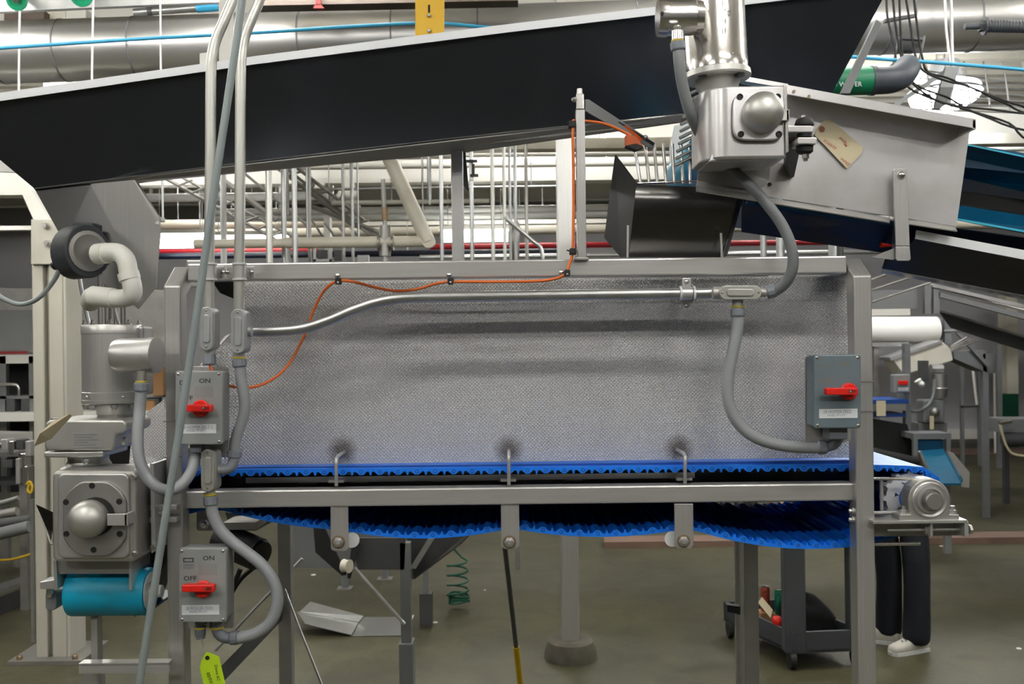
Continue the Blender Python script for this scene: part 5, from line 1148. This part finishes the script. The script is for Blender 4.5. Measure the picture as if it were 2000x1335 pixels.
# ------------------------------------------------------------------ under the hopper
t = thing('collecting_trough', 'dark steel collecting trough under the sagging blue belt', 'trough')
D = 5.2
add('rear_sheet', sheet(PT([(560,1000,D+.3),(780,1000,D+.3),(780,1112,D+.3),(560,1108,D+.3)]), .01), 'grey_paint', t)
add('slope_sheet', sheet(PT([(790,1000,D+.25),(960,1000,D),(898,1062,D),(808,1130,D+.1),(800,1130,D+.25)]), .01), 'steel_dark', t)
add('dark_flap', pp([(612,1030),(634,1030),(676,1122),(668,1124),(616,1078)], D-.05, .02), 'black', t)
add('dark_flap', pp([(690,1040),(702,1062),(684,1130),(678,1128)], D-.05, .02), 'black', t)
add('flap', pp([(836,1052),(848,1052),(812,1110),(800,1110)], D-.06, .02), 'galv', t)
add('side_sheet', pp([(683,1050),(792,1050),(790,1112),(700,1112)], D, .012), 'grey_dark', t)
for (x, yb, w_) in ((791,1340,10),(830,1220,5),(672,1148,6),(750,1130,6)):
    dd = {791: D, 830: 6.86, 672: 7.9, 750: 8.2}[x]; a = P(x, 1060, dd); aw = px(w_, dd); add('leg', box3((a.x-aw, dd, 0), (a.x+aw, dd+2*aw, a.z)), 'grey_paint', t)
    add('foot', box3((a.x-aw*2.4, dd-aw, 0), (a.x+aw*2.4, dd+3*aw, .015)), 'steel_dull', t)
a = P(832, 1160, 6.86); add('sleeve', box3((a.x-.045, 6.82, .02), (a.x+.045, 6.92, P(832,1157,6.86).z)), 'grey_dark', t)
a = P(793, 1255, D); add('sleeve', box3((a.x-.038, D-.02, .02), (a.x+.038, D+.1, P(793,1255,D).z)), 'grey_paint', t, bev=.003)
add('tie_rod', ptube([(692,1108),(790,1218)], D-.03, 3.5, 8), 'steel', t)
add('pulley', lathe(P(671,1104,D-.08), (1,-.5,0), [(0,px(13,D)),(.02,px(11,D)),(.04,px(13,D))], 16), 'cream', t, smooth=.7)
# bent sheet metal on the floor
def fz(x, y, z): 
    p = floor_pt(x, y); k = (H-z)/H; return Vector((p.x*k, p.y*k, z))
t = thing('bent_sheet', 'bent piece of bare sheet metal lying on the floor under the trough', 'sheet metal')
add('wing', sheet([fz(686,1240,.01), fz(596,1218,.09), fz(580,1195,.09), fz(700,1216,.01)], .004), 'galv', t)
add('wing_fold', sheet([fz(700,1214,.012), fz(585,1194,.095), fz(606,1174,.14), fz(710,1202,.05)], .004), 'galv', t)
add('flat', sheet([fz(686,1241,.006), fz(786,1240,.006), fz(788,1204,.006), fz(712,1204,.006), fz(702,1215,.006)], .004), 'galv', t)
add('upstand', sheet([fz(786,1240,.006), fz(788,1204,.006), fz(808,1200,.10), fz(798,1222,.10)], .004), 'white_paint', t)
# green coil hose
pts = []
bq = floor_pt(897, 1188)
for i in range(96):
    f = i/95; a = 2*math.pi*f*8; 
    if f < .55: pts.append(Vector((bq.x+.075*math.cos(a), bq.y+.05*math.sin(a), .03+.08*f+.05*(math.sin(a*.5)+1)*.5)))
    else: g = (f-.55)/.45; pts.append(Vector((bq.x-.01+.085*math.cos(a)*(1-.1*g), bq.y+.06*math.sin(a), .10+g*.27)))
pts += [Vector((bq.x+.02, bq.y, .40)), Vector((bq.x-.03, bq.y-.02, .46)), Vector((bq.x-.06, bq.y-.05, .60))]
add('coil_hose', tube(pts, .009, 6), 'green_hose', None, label='dark green coiled air hose hanging down onto the floor', cat='hose', smooth=1)
# broom handle
t = thing('broom', 'dark broom handle with yellow lower end leaning behind the hopper', 'broom')
a, b, c_ = P(985,1060,4.7), P(1008,1262,5.0), P(1026,1420,5.25); e_ = c_+(c_-b).normalized()*.12
add('handle', tube([a, b], px(5,4.8), 10), 'grey_dark', t, smooth=1); add('lower_handle', tube([b, c_], px(6,5.1), 10), 'yellow_cable', t, smooth=1)
fz0 = (c_-b); k = (c_.z-.12)/max(1e-6, b.z-c_.z); f_ = c_+(c_-b)*k; f_.z = .12
add('lower_handle', tube([c_, f_], px(6,5.1), 10), 'yellow_cable', t, smooth=1); add('head', box3((f_.x-.18, f_.y-.03, .0), (f_.x+.18, f_.y+.03, .12)), 'black', t, bev=.01)
# ------------------------------------------------------------------ utility cart and what lies on it
ct = thing('utility_cart', 'dark grey plastic utility cart half hidden by the far hopper post', 'cart')
w0 = floor_pt(1560, 1310); cd = w0.y
def cz(y): return P(1570, y, cd).z
x0, x1 = P(1546,1240,cd).x, P(1700,1240,cd).x; xl = P(1480,1200,cd).x
zt_, zb_ = cz(1234), cz(1276)
# tray: bottom + four walls, long side runs back to the left
A = Vector((x0, cd, 0)); B = Vector((x1-.03, cd+.04, 0)); Lv = Vector((-.26, .72, 0)); C_ = B+Lv; Dq = A+Lv
def wall_seg(p, q, z0, z1, m=None, nm='tray_wall'):
    d = (q-p).normalized(); n_ = Vector((-d.y, d.x, 0))*.02
    add(nm, prism3([p+Vector((0,0,z0)), q+Vector((0,0,z0)), q+Vector((0,0,z1)), p+Vector((0,0,z1))], n_), m or 'cart_grey', ct, bev=.004)
for p, q in ((A,B),(B,C_),(C_,Dq),(Dq,A)): wall_seg(p, q, zb_, zt_)
add('tray_floor', prism3([v+Vector((0,0,zb_)) for v in (A,B,C_,Dq)], (0,0,.02)), 'cart_grey', ct)
ztop = .86
for v in (A,B,C_,Dq):
    ctr = (A+B+C_+Dq)/4; q = v+(ctr-v).normalized()*.05
    add('corner_post', box3((q.x-.05,q.y-.045,zb_),(q.x+.08,q.y+.045,ztop)), 'cart_grey', ct, bev=.008) if v in (A, B) else None
    cs = add('caster_fork', box3((q.x-.02,q.y-.03,.09),(q.x+.02,q.y+.03,zb_)), 'grey_dark', ct)
    add('wheel', cyl((q.x-.018,q.y,.062),(q.x+.018,q.y,.062),.062,20), 'black', ct, smooth=.7)
for p, q in ((A,B),(B,C_),(C_,Dq),(Dq,A)): wall_seg(p, q, ztop-.02, ztop+.05, None, 'top_tray_wall')
add('top_tray_floor', prism3([v+Vector((0,0,ztop-.02)) for v in (A,B,C_,Dq)], (0,0,.02)), 'cart_grey', ct)
def can(q, m, label, tilt=0):
    t = thing('drink_can', label, 'can', 'drink cans on the cart')
    add('body', lathe(q, (0,0,1), [(0,.024),(.008,.030),(.145,.030),(.156,.025),(.158,.025)], 20), m, t, smooth=.8)
    add('lid', lathe(q+Vector((0,0,.157)), (0,0,1), [(0,.025),(.003,.025),(.003,.022),(.001,.021)], 20), 'can_silver' if m == 'can_red' else 'dark_red', t, smooth=.5)
Z0 = zb_+.021
q1, q2 = P(1495,1192,6.25), P(1522,1198,6.2)
can(q1, 'can_red', 'reddish drink can standing on packages in the utility cart')
can(q2, 'can_green', 'green drink can standing upright in the utility cart')
add('package', box3((q1.x-.045, q1.y-.05, Z0), (q1.x+.04, q1.y+.05, q1.z)), 'cardboard', None, label='brown package under the reddish can in the cart', cat='package', bev=.006)
add('package', box3((q2.x-.04, q2.y-.05, Z0), (q2.x+.06, q2.y+.05, q2.z)), 'cardboard', None, label='brown package under the green can in the cart', cat='package', bev=.006)
add('paper_packet', sheet(PT([(1480,1176,6.16),(1488,1165,6.16),(1509,1190,6.1),(1505,1206,6.08)]), .02), 'tag', None, label='cream paper packet leaning in the cart beside the cans', cat='packet')
add('snack_bag', join(lathe(P(1527,1222,6.02), (-.5,0,.6), [(0,.015),(.02,.035),(.06,.03),(.08,.008)], 8)), 'red', None, label='crumpled red snack bag in the cart', cat='bag', smooth=1)
V = []; Fc = []; nu, nv = 18, 8
bc = Vector((A.x+.20, A.y+.30, Z0))
for j in range(nv+1):
    f = j/nv
    for i in range(nu):
        a = 2*math.pi*i/nu; rr = (1-(f**2.4))**.5*(1+.10*math.sin(3*a+5*f)+.06*math.sin(7*a))
        V.append((bc.x+.19*rr*math.cos(a)-.05*f, bc.y+.20*rr*math.sin(a), bc.z+.26*f*(1+.12*math.sin(2*a+1))))
for j in range(nv):
    for i in range(nu): Fc.append([j*nu+i, j*nu+(i+1) % nu, (j+1)*nu+(i+1) % nu, (j+1)*nu+i])
Fc.append(list(range(nu))[::-1])
add('work_bag', (V, Fc), 'bag_black', None, label='slumped black cloth bag lying in the utility cart', cat='bag', smooth=1)
# ------------------------------------------------------------------ second hopper line beyond the far post
t = thing('white_tank', 'white horizontal cylinder tank beyond the far hopper post', 'tank')
D = 11.0
add('shell', lathe(P(1640,644,D), (1,0,-.012), [(0,px(26,D)),(px(188,D),px(26,D))], 32), 'white_paint', t, smooth=1)
add('end_cap', lathe(P(1828,643,D), (1,0,0), [(0,px(26,D)),(px(5,D),px(24,D)),(px(9,D),px(16,D))], 28), 'grey_dark', t, smooth=.7)
add('saddle', pb(1700,668,1775,676,D-.1,.3), 'steel_dull', t)
for x in (1712, 1772): a = P(x,676,D); add('leg', box3((a.x-.03,D,0),(a.x+.03,D+.06,a.z)), 'steel_dull', t)
add('bracket', pb(1845,620,1858,672,D,.05), 'grey_paint', t); add('shaft', ptube([(1836,646),(1872,645)], D, 3, 8), 'steel', t, smooth=1)
t = thing('feed_conveyor', 'grey inclined feed conveyor frame behind the dark catch pan', 'conveyor')
D = 8.0
add('upper_rail', pp([(1822,553),(2500,709),(2500,717),(1822,560)], D, .05), 'steel_white', t)
add('lower_rail', pp([(1836,570),(2500,741),(2500,753),(1836,580)], D, .05), 'grey_paint', t)
add('bed', sheet(PT([(1838,566,D),(2500,729,D),(2500,708,D+.7),(1850,560,D+.7)]), .01), 'steel_dull', t)
for x0 in (1806, 1823): add('upright', pp([(x0,552),(x0+14,556),(x0+12,612),(x0+1,612)], D+.02, .05), 'grey_paint', t)
a = P(2110,640,D); add('leg', box3((a.x+.02,D+.1,0),(a.x+.09,D+.17,P(2110,620,D).z)), 'grey_paint', t)
add('box_panel', pb(1690,566,1792,603,D+.1,.3), 'grey_paint', t)
add('box_base', pb(1690,603,1778,616,D+.08,.3), 'white_paint', t)
for a, b in (((1700,547),(1734,535)),((1700,567),(1777,542)),((1700,591),(1822,550))): add('rod', ptube([a, b], D-.3, 2.2, 6), 'steel_bright', t)
t = thing('dark_trough', 'dark sloping trough with pale edge below the feed conveyor', 'trough')
add('side', pp([(1834,606),(2500,813),(2500,843),(1858,640)], 8.6, .02), 'grey_dark', t)
add('edge', pp([(1834,604),(2500,808),(2500,813),(1834,608)], 8.58, .03), 'steel_white', t)
a = P(2090,720,8.6); add('leg', box3((a.x,8.62,0),(a.x+.06,8.68,a.z)), 'grey_paint', t)
t = thing('discharge_chute', 'pale grey bent discharge chute above the small teal belt', 'chute')
D = 10.6
add('body', pp([(1742,700),(1842,667),(1858,682),(1862,704),(1780,728),(1764,730)], D, .3), 'cream', t, bev=.01)
add('rim', pp([(1738,698),(1838,664),(1841,669),(1741,704)], D-.02, .34), 'steel_white', t)
add('tray', pp([(1862,686),(1924,684),(1928,726),(1920,724),(1864,700)], D+.1, .3), 'grey_paint', t)
add('brace', pp([(1868,650),(1876,650),(1932,710),(1928,716)], D+.05, .04), 'grey_paint', t)
for i in range(4): add('rod', ptube([(1858,684-i*3),(1912-i*8,664-i*2)], D-.1, 1.6, 6), 'steel_bright', t)
for x, yb in ((1771,0),(1925,0)): a = P(x,690,D+.1); add('leg', box3((a.x-.03,D+.1,0),(a.x+.03,D+.16,a.z)), 'grey_paint', t)
t = thing('tubular_stand', 'thin grey tubular stand in front of the back wall', 'stand')
D = 15.0
for x, y0 in ((1879,700),(1913,690)): a = P(x,y0,D); add('leg', box3((a.x-.025,D,0),(a.x+.025,D+.05,a.z)), 'grey_paint', t)
a = P(1933,672,D); add('leg', box3((a.x-.035,D-.3,0),(a.x+.035,D-.23,a.z)), 'grey_paint', t)
add('cross_bar', pb(1877,792,1914,796,D,.05), 'grey_dark', t); add('diagonal', ptube([(1896,690),(1908,790)], D, 2.6, 6), 'white_paint', t)
add('head_box', pb(1926,690,1944,728,D-.2,.2), 'grey_paint', t)
pipe('white pipe standing against the back wall beside the tubular stand', [(1945,728),(1947,885)], 16.5, 5, 'white_paint', 'pipe', 'wall_pipe', 10)
t = thing('wall_cabinet', 'tall pale cabinet with dark green lower half at the back wall', 'cabinet')
add('upper', pb(1966,560,1988,770,17.5,.3), 'cream', t); add('lower', pb(1958,769,1990,905,17.4,.3), 'green_hose', t)
t = thing('small_gearmotor', 'small grey gearmotor with round cap above the small teal belt', 'gearmotor')
D = 10.2
add('motor', lathe(P(1835,730,D), (0,0,-1), [(0,px(13,D)),(px(26,D),px(13,D)),(px(28,D),px(15,D)),(px(46,D),px(12,D))], 18), 'steel_dull', t, smooth=.7)
add('terminal_box', lathe(P(1818,720,D), (1,0,0), [(0,px(9,D)),(px(22,D),px(9,D))], 14), 'steel', t, smooth=.7)
add('gearbox', pb(1804,780,1846,826,D-.05,.2), 'grey_paint', t, bev=.02)
add('cap', dome(1825,804,D-.05,10,.05,16,4), 'steel_dull', t, smooth=1)
add('mount', pb(1794,826,1850,848,D,.3), 'grey_paint', t)
add('side_box', pb(1800,704,1814,745,D,.1), 'grey_dark', t)
add('cable', tube(cr(PT([(1768,768,D-.1),(1768,790,D-.1),(1785,803,D-.1),(1808,795,D-.12),(1822,775,D-.1),(1826,740,D-.1)]),4), px(3,D), 8), 'flex_dark', t, smooth=1)
add('tag', pb(1816,812,1824,838,D-.14,.004), 'tag', t)
t = thing('disconnect_switch', 'tiny far disconnect switch with red handle beyond the far hopper post', 'switch', 'red-handled disconnect switches')
add('box', pb(1746,731,1778,767,D-.3,.1), 'box_side', t, bev=.01)
add('handle', pb(1756,743,1774,751,D-.34,.03), 'red', t, bev=.005); add('sticker', pb(1754,756,1774,763,D-.302,.002), 'label_white', t)
add('bracket', pb(1766,728,1776,780,D-.2,.2), 'grey_paint', t)
gmf = [o for o in ALLT if o.name == 'small_gearmotor'][0]
add('white_fitting', lathe(P(1792,742,D-.2), (.6,0,-.8), [(0,px(7,D)),(px(10,D),px(6,D)),(px(16,D),px(3,D))], 12), 'pvc', gmf, smooth=1); add('white_cap', dome(1800,750,D-.22,6,.04,12,4), 'white_plastic', gmf, smooth=1)
t = thing('side_frame', 'dark lower frame with blue belt edge beyond the far post', 'frame')
add('belt_edge', pb(1690,780,1775,788,D-.4,.5), 'pin_blue', t); add('rail', pb(1690,789,1770,802,D-.42,.05), 'steel_dull', t)
add('belt_edge', pb(1690,808,1770,814,D-.4,.5), 'pin_blue', t)
add('dark_sheet', pp([(1690,815),(1772,828),(1786,880),(1790,905),(1690,905)], D-.3, .05), 'black', t)
add('post', pb(1768,670,1779,830,D-.25,.08), 'grey_paint', t)
a = P(1773,830,D-.25); add('leg', box3((a.x-.03,D-.25,0),(a.x+.03,D-.17,a.z)), 'grey_paint', t)
add('diagonal_pipe', ptube([(1690,880),(1790,902)], D-.6, 10, 12), 'black', t, smooth=1)
add('paper_tag', pb(1712,782,1730,812,D-.5,.004), 'tag', None, label='blank cream tag hanging below the tiny far switch', cat='tag', group='cream paper tags')
t = thing('small_belt', 'small teal belt conveyor sloping toward the hopper beyond the bearing', 'conveyor')
add('cover_bar', pb(1784,846,1858,857,9.6,.3), 'grey_paint', t)
for x in (1789, 1853): add('side_leg', pb(x-4,857,x+4,900,9.6,.05), 'grey_paint', t)
add('back_belt', pb(1794,858,1842,882,9.65,.05), 'teal_dark', t)
add('belt', sheet(PT([(1795,880,9.6),(1842,876,9.6),(1880,934,8.6),(1876,943,8.6),(1822,943,8.6)]), .02), 'teal_mid', t)
add('side_plate', pp([(1850,880),(1862,884),(1894,922),(1893,952),(1878,950),(1876,930)], 8.7, .03), 'steel', t)
add('side_rail', pp([(1795,882),(1799,880),(1828,942),(1822,946)], 9.0, .03), 'steel_dull', t)
a = P(1856,945,8.9); add('leg', box3((a.x-.03,8.95,0),(a.x+.03,9.0,a.z)), 'grey_paint', t); a = P(1800,900,9.6); add('leg', box3((a.x-.03,9.7,0),(a.x+.03,9.76,a.z)), 'grey_paint', t)
t = thing('edge_machine', 'grey machine with tan hose cut off by the picture edge', 'machine')
D = 11.5
add('body', pb(1960,818,2060,845,D,.4), 'grey_paint', t, bev=.01); add('motor', lathe(P(1958,858,D), (1,0,0), [(0,px(12,D)),(px(40,D),px(14,D))], 16), 'grey_dark', t, smooth=.7)
add('head', ptube([(1952,826),(1975,822)], D-.1, 4, 8), 'steel_bright', t, smooth=1)
add('hose', tube(cr(PT([(1953,828,D-.1),(1958,848,D-.1),(1968,875,D-.1),(1985,888,D-.1),(2040,893,D-.1)]),4), px(2.6,D), 8), 'tag', t, smooth=1)
a = P(1975,870,D); add('leg', box3((a.x-.03,D+.1,0),(a.x+.03,D+.16,a.z)), 'grey_dark', t)
a = P(2020,870,D); add('leg', box3((a.x-.03,D+.1,0),(a.x+.03,D+.16,a.z)), 'grey_dark', t)
struct('trim_9', prism3([floor_pt(*q) for q in [(1700,890),(2100,885),(2100,874),(1700,878)]], (0,0,.02)), 'curb', label='brownish strip of floor coating at the back wall', cat='floor strip')

# ------------------------------------------------------------------ person bent over the cart, seen from the knees down
def skin_mesh(name, joints, bones, rad, m, parent, sub=2, root=0):
    me = bpy.data.meshes.new(name); c = Vector((0,0,0))
    me.from_pydata([Vector(j) for j in joints], bones, []); o = bpy.data.objects.new(name, me); COL.objects.link(o)
    o.modifiers.new('skin', 'SKIN')
    if not me.skin_vertices: me.attributes.new
    for i, v in enumerate(me.skin_vertices[0].data): v.radius = (rad[i][0], rad[i][1]) if isinstance(rad[i], tuple) else (rad[i], rad[i]); v.use_root = (i == root)
    s = o.modifiers.new('sub', 'SUBSURF'); s.levels = sub; s.render_levels = sub
    dg = bpy.context.evaluated_depsgraph_get(); ev = o.evaluated_get(dg); em = bpy.data.meshes.new_from_object(ev)
    vf = ([v.co.copy() for v in em.vertices], [list(p.vertices) for p in em.polygons])
    bpy.data.objects.remove(o); bpy.data.meshes.remove(me); bpy.data.meshes.remove(em)
    return add(name, vf, m, parent, smooth=3.2)
pe = thing('person', 'person in dark trousers and white sneakers bending over the cart behind the far post', 'person')
fR = floor_pt(1772, 1274); fL = floor_pt(1728, 1256)
hipz = .93; hip = Vector(((fR.x+fL.x)/2+.02, (fR.y+fL.y)/2+.03, hipz))
hR, hL = hip+Vector((.10,-.03,-.03)), hip+Vector((-.09,.05,-.03))
aR, aL = fR+Vector((.075,.02,.09)), fL+Vector((.045,.03,.09))
kR, kL = (hR+aR)/2+Vector((.0,-.03,.01)), (hL+aL)/2+Vector((.02,-.03,.01))
ch_ = hip+Vector((-.36,.02,.24)); nk = ch_+Vector((-.13,0,.02)); hd_ = nk+Vector((-.13,-.03,-.03))
shR, shL = ch_+Vector((-.04,-.17,.0)), ch_+Vector((-.04,.17,.0))
elR, elL = shR+Vector((-.12,-.02,-.10)), shL+Vector((-.12,.0,-.10)); wrR, wrL = elR+Vector((-.22,.03,.02)), elL+Vector((-.22,0,.02))
add_body = skin_mesh('body', [hip, hip+Vector((-.18,.01,.14)), ch_, nk, shR, elR, wrR, shL, elL, wrL, hR, kR, aR, hL, kL, aL], [(0,1),(1,2),(2,3),(2,4),(4,5),(5,6),(2,7),(7,8),(8,9),(0,10),(10,11),(11,12),(0,13),(13,14),(14,15)], [.10,.10,.11,.05,.055,.04,.028,.055,.04,.028,.075,.05,.036,.075,.05,.036], 'skin', pe)
# head with face: skull, jaw, nose, ears
def blob(c, rx, ry, rz, n=20, k=12, f=None):
    V = []; Fc = []
    for j in range(k+1):
        ph = math.pi*j/k
        for i in range(n):
            a = 2*math.pi*i/n; d = Vector((math.sin(ph)*math.cos(a), math.sin(ph)*math.sin(a), math.cos(ph)))
            if f: d = d*f(d)
            V.append(c+Vector((d.x*rx, d.y*ry, d.z*rz)))
    for j in range(k):
        for i in range(n): Fc.append([j*n+i, (j+1)*n+i, (j+1)*n+(i+1) % n, j*n+(i+1) % n])
    return V, Fc
hc = nk+Vector((-.12,0,.03))
add('head', join(blob(hc, .105, .078, .10), blob(hc+Vector((-.07,0,-.06)), .06, .055, .06), blob(hc+Vector((-.115,0,-.035)), .02,.014,.025,10,6), blob(hc+Vector((-.0,.08,-.01)), .03,.012,.035,10,6), blob(hc+Vector((-.0,-.08,-.01)), .03,.012,.035,10,6)), 'skin', pe, smooth=3.2)
for s in (-1, 1): add('eye', blob(hc+Vector((-.098,s*.032,.0)), .012,.012,.010,10,6), 'black', pe, smooth=3.2)
add('mouth', blob(hc+Vector((-.118,0,-.08)), .01,.024,.006,10,6), 'dark_red', pe, smooth=3.2)
add('hair', blob(hc+Vector((.02,0,.02)), .105,.085,.10, f=lambda d: 1.0 if d.z > -.35 else .8), 'hair', pe, smooth=3.2)
for wr in (wrR, wrL):
    b = wr+Vector((-.03,0,-.05))
    for i in range(4):
        o_ = Vector((-.01,-.03+.02*i,-.05)); L_ = (.065,.08,.075,.055)[i]
        add('finger', tube([b+o_, b+o_+Vector((-.02,0,-L_*.45)), b+o_+Vector((-.01,0,-L_*.75)), b+o_+Vector((.01,0,-L_))], [.009,.0088,.008,.006], 8), 'skin', pe, smooth=3.2)
    add('thumb', tube([b+Vector((0,-.035,-.01)), b+Vector((-.02,-.055,-.035)), b+Vector((-.03,-.052,-.06))], [.011,.0095,.007], 8), 'skin', pe, smooth=3.2)
    add('palm', blob(b+Vector((-.005,0,-.015)), .017,.04,.05,14,8), 'skin', pe, smooth=3.2)
# trousers, shirt
skin_mesh('trousers', [hip+Vector((-.05,0,.06)), hip, hR, kR+Vector((0,0,.05)), kR+Vector((0,0,-.12)), aR+Vector((-.005,0,.02)), aR+Vector((-.01,0,-.05)), hL, kL+Vector((0,0,.05)), kL+Vector((0,0,-.12)), aL+Vector((-.005,0,.02)), aL+Vector((-.01,0,-.05))], [(0,1),(1,2),(2,3),(3,4),(4,5),(5,6),(1,7),(7,8),(8,9),(9,10),(10,11)], [.15,.15,.105,.092,.088,.094,.092,.105,.092,.088,.094,.092], 'denim', pe, root=1)
skin_mesh('shirt', [hip+Vector((-.02,0,.05)), hip+Vector((-.18,.01,.16)), ch_, nk+Vector((.03,0,0)), shR, (shR+elR)/2, shL, (shL+elL)/2], [(0,1),(1,2),(2,3),(2,4),(4,5),(2,6),(6,7)], [.165,.16,.16,.075,.085,.065,.085,.065], 'shirt', pe, root=1)
def shoe(f, yaw):
    V = []; Fc = []; n = 20; L_ = .29
    prof = [(-.10,0,.0,.0)]
    stations = [(-.105,.030,.055),(-.085,.040,.09),(-.03,.043,.105),(.02,.043,.10),(.07,.048,.075),(.12,.050,.06),(.165,.044,.05),(.185,.028,.038)]
    for (s, w_, h_) in stations:
        for i in range(n):
            a = 2*math.pi*i/n; V.append(Vector((s, w_*math.copysign(abs(math.cos(a))**.7, math.cos(a)), max(0.0, h_/2+h_/2*math.copysign(abs(math.sin(a))**.8, math.sin(a))))))
    for j in range(len(stations)-1):
        for i in range(n): Fc.append([j*n+i, j*n+(i+1) % n, (j+1)*n+(i+1) % n, (j+1)*n+i])
    Fc.append(list(range(n))[::-1]); Fc.append([(len(stations)-1)*n+i for i in range(n)])
    R_ = Matrix.Rotation(yaw, 3, 'Z'); so_ = []
    sh = add('shoe', ([R_ @ v + f+Vector((0,0,.012)) for v in V], Fc), 'shoe', pe, smooth=1.2)
    out = [(-.112,0),(-.10,.04),(-.03,.047),(.06,.050),(.12,.053),(.17,.046),(.192,.02),(.192,-.02),(.17,-.046),(.12,-.053),(.06,-.05),(-.03,-.047),(-.10,-.04)]
    add('sole', prism3([R_ @ Vector((a, b, 0))+f for a, b in out], (0,0,.022)), 'white_plastic', sh)
    for i in range(4):
        s = .02+i*.025; z = .107-i*.012
        add('lace', tube([R_ @ Vector((s-.01,-.025,z-.008))+f+Vector((0,0,.006)), R_ @ Vector((s,0,z))+f+Vector((0,0,.012)), R_ @ Vector((s+.01,.025,z-.008))+f+Vector((0,0,.006))], .003, 5), 'ink', sh)
shoe(fR+Vector((.05,.02,0)), math.radians(200)); shoe(fL+Vector((.0,.02,0)), math.radians(150))
# ------------------------------------------------------------------ bits on the floor
for i, (x, y, r, lab) in enumerate([(612,1122,7,'beside the trough legs'),(850,1215,6,'beside the dark sleeve foot'),(947,1152,3,'beyond the green coil hose'),(1088,1283,7,'at the concrete pier'),(1840,1066,8,'behind the take-up bracket'),(1990,1266,5,'near the picture edge'),(500,1255,9,'below the looping conduit')]):
    a = floor_pt(x, y); add('litter_scrap', lathe(a, (0,0,1), [(0,r*.0035),(.004,r*.003),(.006,r*.001)], 7), 'litter', None, label='small pale scrap of litter on the floor %s' % lab, cat='litter', group='litter on the floor')
finalize()
